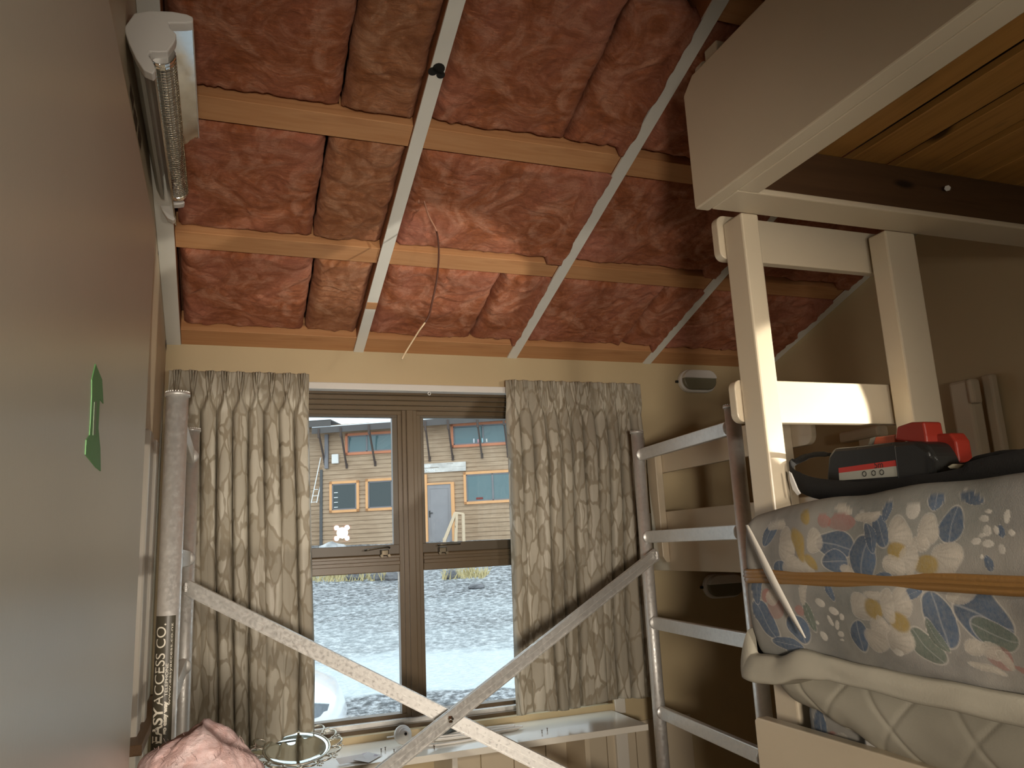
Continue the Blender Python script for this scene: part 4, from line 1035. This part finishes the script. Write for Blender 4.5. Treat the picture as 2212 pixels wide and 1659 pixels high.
bm = bm_new(); prism(bm, [lp(0, .40), lp(1, .36), lp(1, 1), lp(0, 1)], (.001, 0, 0)); lb_ = obj('label', bm, paint('label_silver', (.34, .34, .29), .4), tool, 'red and silver label')
bm = bm_new(); prism(bm, [lp(0, 0), lp(1, 0), lp(1, .36), lp(0, .40)], (.001, 0, 0)); obj('red_band', bm, paint('label_red', (.42, .03, .02), .4), lb_, 'red upper band')
def flat_text(s, u0, v0, size, x=TX-.0016):
    cu = bpy.data.curves.new('t', 'FONT'); cu.body = s; cu.size = size; ot = bpy.data.objects.new('t', cu); C.objects.link(ot)
    me = bpy.data.meshes.new_from_object(ot.evaluated_get(bpy.context.evaluated_depsgraph_get())); b_ = bmesh.new(); b_.from_mesh(me)
    p0 = lp(u0, v0, x); ex = (lp(1, v0, x)-lp(0, v0, x)).normalized()
    for v in b_.verts: v.co = p0+ex*v.co.x+Vector((0, 0, 1))*v.co.y
    C.objects.unlink(ot); bpy.data.objects.remove(ot); bpy.data.meshes.remove(me); return b_
obj('label_mark', flat_text('5m', .62, .36, .020), M['black'], lb_, 'handwritten black 5m')
bm = bm_new()
for u0 in (.44, .60, .74):
    c = lp(u0, .66, TX-.0016); tube(bm, [c+Vector((0, math.cos(a)*.0052, math.sin(a)*.0052)) for a in [k*math.pi/8 for k in range(16)]], .0009, 5, closed=True)
obj('label_mark', bm, M['black'], lb_, 'small round printed symbols')
bm = bm_new(); prism(bm, [tp_(a, b, TX+.03) for a, b in ((1932, 950), (1936, 922), (1966, 912), (1994, 911), (2000, 940), (2002, 960))], (.05, 0, 0), .004)
prism(bm, [tp_(a, b, TX+.06) for a, b in ((1996, 940), (2052, 935), (2064, 952), (2072, 1000), (2030, 1020), (1998, 1000))], (.04, 0, 0), .004)
obj('housing', bm, M['red'], tool, 'red housing')
bm = bm_new(); prism(bm, [tp_(a, b, TX+.09) for a, b in ((1885, 962), (1890, 944), (1935, 938), (1935, 962))], (.03, 0, 0), .003); obj('nose', bm, paint('orange_plastic', (.6, .10, .03), .4), tool, 'orange nose')
bm = bm_new(); prism(bm, [tp_(a, b, TX+.088) for a, b in ((1874, 962), (1880, 946), (1890, 943), (1884, 962))], (.034, 0, 0), .002); obj('nose_tip', bm, paint('grey_tip', (.25, .24, .2), .5), tool)
def ribbon(bm, px, xs, halfw):
    pts = smooth_path([tp_(a, b, x) for (a, b), x in zip(px, xs)], 6); n = len(pts)
    hw = [halfw[min(len(halfw)-1, int(i/(n-1)*(len(halfw)-1)+.5))] for i in range(n)]
    gridmesh(bm, n, 3, lambda u, v: pts[round(u*(n-1))]+Vector((.0, 0, (v-.5)*2*hw[round(u*(n-1))])))
strap = thing('strap', tp_(1720, 1060), 'wide black webbing strap looped around the tool on the mattress', 'strap')
bm = bm_new(); ribbon(bm, [(1800, 982), (1760, 982), (1722, 996), (1706, 1008), (1712, 1030), (1745, 1050), (1800, 1060), (1880, 1062), (1960, 1052), (2060, 1036), (2120, 1020), (2200, 1000), (2290, 985)], [1.32, 1.33, 1.32, 1.29, 1.275, 1.27, 1.268, 1.268, 1.268, 1.27, 1.275, 1.28, 1.29],
     [.004, .006, .008, .012, .022, .024, .024, .022, .020, .018, .024, .022, .022]); 
o = obj('webbing', bm, M['webbing'], strap); o.modifiers.new('thick', 'SOLIDIFY').thickness = .003
bm = bm_new(); prism(bm, [tp_(a, b, 1.31) for a, b in ((2046, 1003), (2085, 998), (2100, 985), (2160, 972), (2212, 970), (2260, 975), (2260, 1020), (2212, 1018), (2140, 1028), (2060, 1040))], (.02, 0, 0), .006); obj('webbing_fold', bm, M['webbing'], strap)
bm = bm_new(); prism(bm, [tp_(a, b, 1.300) for a, b in ((2045, 1008), (2056, 1002), (2080, 1003), (2070, 1013), (2052, 1013))], (.008, 0, 0), .002); obj('buckle', bm, paint('clear_buckle', (.5, .48, .35), .3), strap, 'pale buckle')
bm = bm_new(); prism(bm, [tp_(a, b, 1.262) for a, b in ((1703, 1018), (1708, 1022), (1722, 1056), (1728, 1066), (1722, 1070), (1712, 1058), (1706, 1040))], (.004, 0, 0), .001); obj('frayed_end', bm, M['white_plastic'], strap, 'frayed white end')

# ------------------------------------------------------------------ work light (out of the frame, reflected in the window)
wk = thing('work_light', (WL.x, WL.y, 0), 'four-LED work light on a tripod, seen as glare in the left window pane', 'lamp')
bm = bm_new(); box(bm, (WL.x-.085, WL.y-.03, WL.z-.085), (WL.x+.085, WL.y, WL.z+.085), .006); obj('housing', bm, M['red'], wk)
bm = bm_new(); tube(bm, [(WL.x, WL.y-.015, .35), (WL.x, WL.y-.015, WL.z-.085)], .012, 12); obj('pole', bm, M['black'], wk)
for q in range(3):
    bm = bm_new(); a = q*2.094+.5; tube(bm, [(WL.x, WL.y-.015, .55), (WL.x+.24*math.cos(a), WL.y-.015+.24*math.sin(a), .01)], .009, 10); obj('leg', bm, M['black'], wk)
tq = thing('torch', (TL.x, TL.y, 1.64), 'small torch lying on the floral mattress behind the tool, lighting the end board', 'torch')
bm = bm_new(); dq = (Vector((1.40, 1.63, 1.86))-TL).normalized(); tube(bm, [TL-dq*.09, TL+dq*.01, TL+dq*.03], .016, 20, True, [.012, .014, .019]); obj('barrel', bm, M['black'], tq)
for dx in (-.045, .045):
    for dz in (-.045, .045):
        bm = bm_new(); tube(bm, [(WL.x+dx, WL.y+.0005, WL.z+dz), (WL.x+dx, WL.y+.003, WL.z+dz)], .019, 16); obj('led', bm, M['led'], wk)

# ------------------------------------------------------------------ rolled pink batt standing at bottom left
rb = thing('insulation_roll', (-.02, 1.62, 0), 'loose roll of pale pink fibreglass standing at the lower left corner', 'insulation')
top_px = [(285, 1659), (300, 1625), (330, 1590), (372, 1563), (405, 1556), (440, 1562), (470, 1578), (500, 1600), (540, 1620), (568, 1645)]
def rollf(u, v):
    a = 2*math.pi*u; h = v
    zt = 1.263 - .055*(max(0, math.cos(a)))**1.2 - .035*(max(0, -math.cos(a)))
    rr = .115 if h < .8 else .115*math.sqrt(max(0, 1-((h-.8)/.2)**2))
    z = zt*(h/.8)*.93 if h < .8 else zt*.93+zt*.07*math.sin((h-.8)/.2*math.pi/2)
    n_ = .55*noise.fractal(Vector((math.cos(a)*1.2, math.sin(a)*1.2, z*3)), 1, 2, 2)+.22*noise.turbulence(Vector((math.cos(a)*6, math.sin(a)*6, z*22)), 4, False)
    rr *= 1+.10*n_; 
    return Vector((-.025+rr*math.cos(a)*1.0, 1.62+rr*.7*math.sin(a), max(0, z+.02*n_*h)))
bm = bm_new(); gridmesh(bm, 90, 140, rollf, True); obj('fibre_body', bm, M['scrap'], rb)
bm = bm_new(); rr_ = random.Random(3)
for k in range(170):
    a = rr_.uniform(0, 6.28); r0 = rr_.uniform(0, .09); b = Vector((-.03+r0*math.cos(a), 1.60+.7*r0*math.sin(a), 1.232-.25*r0)); 
    d_ = Vector((rr_.uniform(-.5, .5), rr_.uniform(-.5, .5), rr_.uniform(.3, 1)))*rr_.uniform(.012, .034)
    tube(bm, [b, b+d_*.5+Vector((.004, 0, -.003)), b+d_*.8], .00035, 3, False)
obj('loose_fibres', bm, M['scrap'], rb, kind='stuff')

# ================================================================== OUTSIDE
ph = rad(116); EX = Vector((math.sin(ph), math.cos(ph), 0)); EN = Vector((EX.y, -EX.x, 0))
if EN.dot(-_f) < 0: EN = -EN
F0 = Vector((5.9, 27.2, 0))
def fp(s, z, o=0): return F0+EX*s+EN*o+Vector((0, 0, z))
def fbox(bm, s0, s1, z0, z1, o0, o1, bev=0):
    tmp = bmesh.new(); box(tmp, (s0, min(o0, o1), z0), (s1, max(o0, o1), z1), bev)
    Mx = Matrix((EX, EN, Vector((0, 0, 1)))).transposed().to_4x4(); Mx.translation = F0; tmp.transform(Mx)
    bmesh.ops.recalc_face_normals(tmp, faces=tmp.faces[:])
    me = bpy.data.meshes.new('t'); tmp.to_mesh(me); bm.from_mesh(me); bpy.data.meshes.remove(me); tmp.free()
# ground
def gz(x, y):
    d = x*math.sin(YAW)+y*math.cos(YAW)
    base = -.45+(d-8)*.1217 if d < 19.5 else .95+(d-19.5)*.105
    if d < 8: base = -.45+(d-8)*.06
    return base
t = Mat('gravel_yard', (.3, .3, .3), .6, 0, .4)
n1 = t.noise(9, 8, None, 0, .75); n2 = t.noise(.35, 4, t.mapping((1, 2.2, 1), (0, 0, -.36)), .4)
vr = t.n('ShaderNodeTexVoronoi'); vr.inputs['Scale'].default_value = 22; t.l(t.co.outputs['Object'], vr.inputs['Vector'])
grav = t.ramp(n1, [(.38, (.05, .053, .057)), (.48, (.17, .178, .185)), (.60, (.50, .52, .54))])
wetmask = t.ramp(n2, [(.44, (0, 0, 0)), (.56, (1, 1, 1))])
sx = t.n('ShaderNodeSeparateXYZ'); t.l(t.mapping((1, 1, 1), (0, 0, YAW)), sx.inputs[0])
# icy wet lane running across the yard, its sky sheen painted as pale colour
mr_ = t.n('ShaderNodeMapRange'); t.l(sx.outputs[1], mr_.inputs[0]); 
lane = t.ramp(t.n('ShaderNodeMath').outputs[0], [(0, (0, 0, 0)), (1, (1, 1, 1))])
geo = t.n('ShaderNodeNewGeometry'); dotn = t.n('ShaderNodeVectorMath', operation='DOT_PRODUCT'); t.l(geo.outputs['Position'], dotn.inputs[0]); dotn.inputs[1].default_value = (math.sin(YAW), math.cos(YAW), 0)
addn = t.n('ShaderNodeMath', operation='MULTIPLY_ADD'); t.l(n2, addn.inputs[0]); addn.inputs[1].default_value = 4.0; t.l(dotn.outputs['Value'], addn.inputs[2])
mr_ = t.n('ShaderNodeMapRange'); t.l(addn.outputs[0], mr_.inputs[0]); mr_.inputs[1].default_value = 10.4; mr_.inputs[2].default_value = 26.4
lane = t.ramp(mr_.outputs[0], [(.115, (0, 0, 0)), (.13, (1, 1, 1)), (.21, (1, 1, 1)), (.25, (.3, .3, .3)), (.30, (.35, .35, .35)), (.36, (.08, .08, .08)), (.42, (.25, .25, .25)), (.50, (.0, .0, .0))])
t.color(t.mix(lane, grav, t.ramp(n1, [(.4, (.50, .57, .60)), (.6, (.60, .66, .68))])))
t.rough(t.ramp(lane, [(0, (.75,)*3), (1, (.30,)*3)])); hb = t.mix(.5, n1, vr.outputs['Distance']); t.bump(hb, .5, .04)
M['gravel'] = t.m
bm = bm_new(); gridmesh(bm, 60, 80, lambda u, v: (lambda x, y: Vector((x, y, gz(x, y)+.03*noise.noise(Vector((x, y, 0))))))(-12+44*u, 3.6+34*v))
obj('ground', bm, M['gravel'], kind='structure')

# building across the yard
bd = thing('timber_building', fp(0, 1.2, -2), 'brown weatherboard building across the yard seen through the window', 'building')
t = Mat('weatherboard', (.3, .23, .17), .85, 0, .1)
v = t.mapping((1, 1, 1)); n1 = t.noise(1, 5, t.mapping((2, 2, 30)), .4); n2 = t.noise(1.1, 3)
t.color(t.mix(.35, t.ramp(n1, [(.3, (.30, .20, .13)), (.7, (.54, .385, .26))]), t.ramp(n2, [(.3, (.38, .26, .16)), (.7, (.58, .44, .31))]))); M['boards'] = t.m
bm = bm_new()
zz = 1.60; k = 0
while zz < 6.0:     # overlapping boards
    for (s0, s1, od) in ((-9, -2.96, -.30), (-2.90, 6.5, 0)):
        a = [fp(s0, zz, od-.02), fp(s1, zz, od-.02), fp(s1, zz, od+.03), fp(s0, zz, od+.03), ]
        b = [fp(s0, zz+.150, od-.02), fp(s1, zz+.150, od-.02), fp(s1, zz+.150, od+.006), fp(s0, zz+.150, od+.006)]
        va = [bm.verts.new(p) for p in a]; vb = [bm.verts.new(p) for p in b]
        bm.faces.new(va); bm.faces.new(vb[::-1])
        for q in range(4): bm.faces.new((va[q], va[(q+1) % 4], vb[(q+1) % 4], vb[q]))
    zz += .150; k += 1
bmesh.ops.recalc_face_normals(bm, faces=bm.faces[:])
obj('cladding', bm, M['boards'], bd)
bm = bm_new(); fbox(bm, -2.98, -2.88, 1.6, 4.5, -.02, .06); fbox(bm, -9, 6.5, 1.2, 1.64, -.5, .0); obj('base_and_corner_board', bm, paint('grey_base', (.10, .10, .10), .7), bd)
orange = paint('orange_trim', (.78, .40, .17), .6); orr = paint('red_orange_trim', (.60, .22, .11), .6); greyf = paint('grey_joinery', (.20, .19, .20), .5)
t = Mat('dark_far_glass', (.035, .05, .05), .08, 0, .6); M['farglass'] = t.m
t = Mat('blue_far_glass', (.10, .17, .18), .08, 0, .6); M['farglass2'] = t.m
def fwin(name_, s0, s1, z0, z1, trim, glass_, split=None, extra=None, fw=.09):
    bm = bm_new()
    for a in ((s0, s1, z0, z0+fw), (s0, s1, z1-fw, z1), (s0, s0+fw, z0, z1), (s1-fw, s1, z0, z1)): fbox(bm, a[0], a[1], a[2], a[3], .02, .075)
    w_ = obj('window_frame', bm, trim, bd)
    bm = bm_new(); g0 = .045
    for a in ((s0+fw, s1-fw, z0+fw, z0+fw+g0), (s0+fw, s1-fw, z1-fw-g0, z1-fw), (s0+fw, s0+fw+g0, z0+fw, z1-fw), (s1-fw-g0, s1-fw, z0+fw, z1-fw)): fbox(bm, *a, .02, .06)
    if split:
        for q in split: fbox(bm, q-.03, q+.03, z0+fw, z1-fw, .02, .06)
    obj('window_sash', bm, greyf, w_)
    bm = bm_new(); fbox(bm, s0+fw, s1-fw, z0+fw, z1-fw, .036, .042); obj('window_pane', bm, glass_, w_)
    return w_
wa = fwin('w', -2.62, -1.55, 2.95, 4.05, orange, M['farglass'])
bm = bm_new()
for q in range(4): fbox(bm, -2.46, -2.32, 3.13+.17*q, 3.155+.17*q, .043, .05)
obj('louvre_blades', bm, M['alu'], wa)
fwin('w', -1.31, -.26, 2.95, 4.07, orange, M['farglass'])
wc = fwin('w', 2.20, 4.3, 3.00, 4.12, orange, M['farglass2'], [3.22])
bm = bm_new(); fbox(bm, 2.62, 2.86, 3.15, 3.22, .043, .06, .01); obj('red_cloth', bm, M['red'], wc)
fwin('w', -2.04, .15, 4.96, 5.74, orr, M['farglass2'], [-1.25])
wd = fwin('w', 1.80, 4.3, 5.0, 5.85, orr, M['farglass2'], [2.95])
for q, cc in enumerate(((.8, .8, .85), (.75, .4, .45), (.4, .65, .7), (.8, .75, .7))):
    bm = bm_new(); c = fp(2.62+.15*q, 5.12, .05); tube(bm, [c, c+Vector((0, 0, .16-.03*(q % 2)))], .028, 8); obj('bottle_on_sill', bm, paint('bottle'+str(q), cc, .4), wd)
# door
bm = bm_new(); fbox(bm, .78, .90, 1.7, 4.12, .02, .08); fbox(bm, 1.74, 1.86, 1.7, 3.80, .02, .08); fbox(bm, .9, 1.74, 3.74, 3.80, .02, .07); df = obj('door_frame', bm, orange, bd)
bm = bm_new(); fbox(bm, .90, 1.74, 1.7, 3.75, .0, .045)
fbox(bm, .98, 1.64, 3.60, 3.62, .045, .055); fbox(bm, .98, 1.00, 2.0, 3.6, .045, .055); fbox(bm, 1.62, 1.64, 2.0, 3.6, .045, .055); obj('door_leaf', bm, paint('grey_door', (.30, .285, .29), .6), df)
bm = bm_new(); fbox(bm, .95, .99, 2.62, 2.85, .045, .07); fbox(bm, .96, 1.08, 2.75, 2.78, .07, .09); obj('door_handle', bm, M['black'], df)
# eaves, struts, roofs
eav = paint('eave_grey', (.10, .09, .085), .8); roofm = paint('snowy_roof', (.85, .88, .92), .6)
OV = .55
def sh(s, z):   # point on facade plane -> same sight line, OV in front
    p = fp(s, z); d = (p-CAM); t_ = OV/(-d.dot(EN)); return p-d*t_*-1 if False else CAM+d*(1-OV/abs(d.dot(EN)))
bm = bm_new()
a = sh(-3.3, 6.04); b = sh(6.5, 6.12); bar(bm, a+Vector((0, 0, -.11)), b+Vector((0, 0, -.11)), .03, .22, (0, 0, 1)); obj('fascia', bm, eav, bd)
bm = bm_new(); prism(bm, [a, b, b-EN*3.0+Vector((0, 0, .0)), a-EN*3.0+Vector((0, 0, .0))], (0, 0, .03)); rf_ = obj('roof', bm, roofm, bd)
bm = bm_new(); prism(bm, [a+Vector((0, 0, -.2)), b+Vector((0, 0, -.2)), b-EN*.6+Vector((0, 0, -.05)), a-EN*.6+Vector((0, 0, -.05))], (0, 0, .02)); obj('soffit', bm, paint('soffit_light', (.45, .45, .45), .7), bd)
bm = bm_new(); a2 = sh(-9, 6.30); b2_ = sh(-2.6, 6.28); bar(bm, a2+Vector((0, 0, -.11)), b2_+Vector((0, 0, -.11)), .03, .2, (0, 0, 1)); prism(bm, [a2, b2_, b2_-EN*3.0, a2-EN*3], (0, 0, .03)); obj('rear_fascia', bm, eav, bd)
for (s0, z0, s1, z1) in ((-3.04, 5.95, -2.80, 4.71), (-2.22, 5.95, -2.0, 4.54), (-1.18, 5.98, -.96, 4.57), (-.1, 5.98, .06, 4.6), (.88, 5.98, 1.01, 4.62), (1.70, 5.98, 1.84, 4.61), (2.76, 5.98, 2.88, 4.62), (3.7, 6, 3.8, 4.6)):
    bm = bm_new(); p = sh(s0, z0); q = fp(s1, z1, .03); bar(bm, p-Vector((0, 0, .12)), q, .055, .055); bar(bm, p+EN*.03+Vector((0, 0, .04)), p+EN*.03-Vector((0, 0, .30)), .06, .05); box(bm, q-Vector((.035, .035, .05)), q+Vector((.035, .035, .12))); obj('eave_strut', bm, paint('strut_brown', (.085, .06, .05), .8), bd)
bm = bm_new(); bar(bm, fp(-2.72, 5.75, .08), fp(-2.72, 4.52, .08), .13, .10, EN); obj('downpipe', bm, greyf, bd)
bm = bm_new(); fbox(bm, -2.52, -2.27, 4.68, 5.02, .03, .15, .02); obj('meter_box', bm, M['white_plastic'], bd)
# sign
sg = thing('sign_board', fp(1.55, 4.3, .06), 'weathered white wooden sign above the grey door of the far building', 'sign')
bm = bm_new(); fbox(bm, .80, 2.30, 4.17, 4.49, .04, .07); obj('board', bm, paint('weathered_sign', (.62, .58, .53), .6, .25), sg)
def ftext(s, s0, z0, size, o_):
    cu = bpy.data.curves.new('t', 'FONT'); cu.body = s; cu.size = size; ot = bpy.data.objects.new('t', cu); C.objects.link(ot)
    me = bpy.data.meshes.new_from_object(ot.evaluated_get(bpy.context.evaluated_depsgraph_get())); b_ = bmesh.new(); b_.from_mesh(me)
    for v in b_.verts: v.co = fp(s0+v.co.x, z0+v.co.y, o_)
    C.objects.unlink(ot); bpy.data.objects.remove(ot); bpy.data.meshes.remove(me); return b_
wl_ = paint('white_letter', (.95, .95, .93), .6)
bm = bm_new()
for (a0, a1, z0, z1) in ((.80, 1.35, 4.325, 4.345), (1.0, 1.3, 4.345, 4.36), (1.62, 1.85, 4.44, 4.455), (2.0, 2.29, 4.325, 4.333), (1.35, 2.29, 4.328, 4.332), (1.66, 1.8, 4.19, 4.20)): fbox(bm, a0, a1, z0, z1, .069, .0712)
obj('weathering', bm, paint('board_grain', (.30, .26, .22), .7), sg, 'grey weathered streaks')
obj('lettering', ftext('VISIT', .77, 4.35, .13, .072), wl_, sg, 'faded white letters')
obj('lettering', ftext('TOWN', .77, 4.205, .13, .072), wl_, sg, 'faded white letters')
# ladder on the wall
ld = thing('wall_ladder', fp(-3.15, 3.3, .05), 'pale metal ladder leaning by the corner of the far building', 'ladder')
for (s0, z0, s1, z1) in ((-2.96, 4.94, -3.27, 3.33), (-2.97, 3.95, -3.07, 3.33)):
    bm = bm_new(); bar(bm, fp(s0, z0, .02), fp(s1, z1, .12), .03, .03); obj('stile', bm, M['alu'], ld)
for q in range(3):
    bm = bm_new(); bar(bm, fp(-3.26+.05*q, 3.36+.22*q, .11), fp(-3.06+.02*q, 3.36+.22*q, .11), .02, .02); obj('rung', bm, M['alu'], ld)
# stair handrail
tim = wood('new_timber', (.66, .50, .34), (.74, .58, .40), (.6, .44, .3), .7, 'z'); 
hr = thing('stair_handrail', fp(1.8, 1.2, 1.0), 'new timber stair handrail in front of the grey door', 'handrail')
def fr_(px_, py_, o=1.0):
    n = EN; return onplane(px_, py_, n, fp(0, 0, o))
for nm, A_, B_, w_ in (('rail_cap', (984, 1108), (960, 1168), .10), ('post', (986, 1110), (984, 1185), .09), ('post', (1000, 1110), (1002, 1180), .09), ('top_rail', (982, 1107), (1002, 1110), .06), ('post', (960, 1162), (958, 1245), .09), ('stringer', (908, 1236), (962, 1232), .07), ('post', (866, 1150), (858, 1245), .09)):
    bm = bm_new(); bar(bm, fr_(*A_), fr_(*B_), w_, w_); obj(nm, bm, tim, hr)
# rocks and tussock at the bank
rockm = paint('grey_rock', (.16, .16, .17), .8, .4, .5, 6); snowrock = paint('pale_rock', (.5, .5, .5), .8, .4, .5, 8)
def ground_hit(px_, py_):
    d = ray(px_, py_)/FPX; t_ = 8.0
    while t_ < 26 and (CAM+d*t_).z > gz((CAM+d*t_).x, (CAM+d*t_).y)+.01: t_ += .03
    return CAM+d*t_
def rock(px_, py_, w_, h_, depth, mt, lbl, seed):
    d = ray(px_, py_)/FPX; p = CAM+d*depth if depth > 25 else ground_hit(px_, py_+8)+Vector((0, 0, h_*.5)); bm = bm_new()
    bmesh.ops.create_icosphere(bm, subdivisions=3, radius=1)
    for v in bm.verts:
        n_ = noise.fractal(v.co*1.4+Vector((seed, 0, 0)), 1, 2, 4); v.co *= 1+.28*n_; v.co = Vector((v.co.x*w_, v.co.y*w_*.7, v.co.z*h_))+p
    g_ = gz(p.x, p.y)
    return obj('rock', bm, mt, label=lbl, cat='rock', group='rocks along the bank outside', smooth=False)
rock(717, 1187, .46, .22, 25.5, snowrock, 'large pale speckled rock at the foot of the building on the left', 1)
rock(768, 1244, .24, .14, 19.6, rockm, 'dark grey rock at the edge of the gravel under the left pane', 2)
rock(815, 1244, .16, .12, 19.8, rockm, 'small grey rock beside the stair post under the left pane', 3)
rock(848, 1243, .20, .12, 19.5, rockm, 'grey rock touching the stair stringer', 6)
rock(975, 1241, .14, .13, 19.4, rockm, 'dark rock right of the stair foot', 4)
rock(1030, 1262, .18, .06, 17.6, rockm, 'flat stone lying on the gravel under the right pane', 5)
grs = Mat('dry_tussock', (.55, .46, .24), .9).m; rr_ = random.Random(9)
for k, (px_, py_, n_, sp_) in enumerate(((1005, 1236, 220, .5), (720, 1243, 160, .55), (800, 1240, 120, .4))):
    c = ground_hit(px_, py_+10); bm = bm_new(); c.z = gz(c.x, c.y)
    for q in range(n_):
        b = c+EX*rr_.uniform(-sp_, sp_)+EN*rr_.uniform(-.3, .3); b.z = gz(b.x, b.y)-.02; h_ = rr_.uniform(.12, .3); d_ = Vector((rr_.uniform(-.12, .12), rr_.uniform(-.12, .12), h_))
        sd = EX*.014; v1 = bm.verts.new(b-sd); v2 = bm.verts.new(b+sd); v3 = bm.verts.new(b+d_*.6+sd*.7); v4 = bm.verts.new(b+d_); bm.faces.new((v1, v2, v3, v4))
    obj('tussock', bm, grs, label=['dry yellow tussock right of the stair foot outside', 'dry grass tuft at the left end of the bank outside', 'dry grass tuft between the grey rocks outside'][k], cat='grass', kind='stuff')

# white car: front corner shows at the lower left of the window
car = thing('car', (-.6, 8.3, -.5), 'white car parked outside, its front corner showing beside the left curtain', 'car')
cb_ = at(720, 1500, 'y', 7.7); CX = cb_.x   # nose x
gzc = gz(-.3, 8.0)
prof = [(0, .35), (0.02, .55), (-.03, .72), (-.10, .84), (-.30, .93), (-.9, 1.03), (-1.15, 1.08), (-1.75, 1.46), (-2.2, 1.52), (-3.2, 1.50), (-3.8, 1.12), (-4.1, 1.0), (-4.15, .5), (-4.1, .3), (-.1, .25)]
def carf(u, v): pass
bm = bm_new(); yaw_c = rad(-12); nY = 17
rings = []
for j in range(nY):
    w_ = -1+2*j/(nY-1); a_ = abs(w_); ring = []
    for (x, z) in prof:
        nose = max(0, x+.5)/.5 if x > -.5 else 0
        inset = .30*a_**3 if x > -.6 else (.1*a_**3)
        zz_ = z-(.05*a_**4 if z > .8 else 0)
        yy = w_*.86*(1-.16*max(0, (z-1.05)/.45))
        ring.append(Vector((x-inset, yy, zz_)))
    rings.append(ring)
Rz = Matrix.Rotation(yaw_c, 4, 'Z'); org = Vector((CX+.22, 8.55, gzc-.10))
def cw(p): return org+Rz @ p
RV = [[bm.verts.new(cw(p)) for p in r] for r in rings]
for j in range(nY-1):
    for k in range(len(prof)):
        f = bm.faces.new((RV[j][k], RV[j][(k+1) % len(prof)], RV[j+1][(k+1) % len(prof)], RV[j+1][k])); f.smooth = True
bm.faces.new(RV[0]); bm.faces.new(RV[-1][::-1]); bmesh.ops.recalc_face_normals(bm, faces=bm.faces[:])
carp = Mat('white_car_paint', (.82, .84, .87), .25); carp.b.inputs['Coat Weight'].default_value = .6
obj('body', bm, carp.m, car)
for sg_ in (-1, 1):
    bm = bm_new(); prism(bm, [cw(Vector((x, sg_*y, z))) for x, y, z in ((-.13, .55, .74), (-.25, .80, .80), (-.27, .82, .66), (-.16, .60, .64))], cw(Vector((.035, 0, 0)))-cw(Vector((0, 0, 0))), .008); obj('headlight', bm, metal('headlight'+str(sg_), (.6, .65, .7), .15), car)
    bm = bm_new(); prism(bm, [cw(Vector((x, sg_*y, z))) for x, y, z in ((-.10, .60, .47), (-.165, .70, .45), (-.165, .70, .36), (-.095, .60, .36))], cw(Vector((.03, 0, 0)))-cw(Vector((0, 0, 0))), .008); obj('fog_lamp_recess', bm, M['black'], car)
    for xx in (-.85, -3.3):
        bm = bm_new(); p = cw(Vector((xx, sg_*.80, .31))); q = cw(Vector((xx, sg_*.90, .31))); tube(bm, [p, q], .31, 28); obj('wheel', bm, M['black'], car)
        
# roll up: make sure flat meshes shade flat, smooth ones keep their flags
bpy.context.view_layer.update()
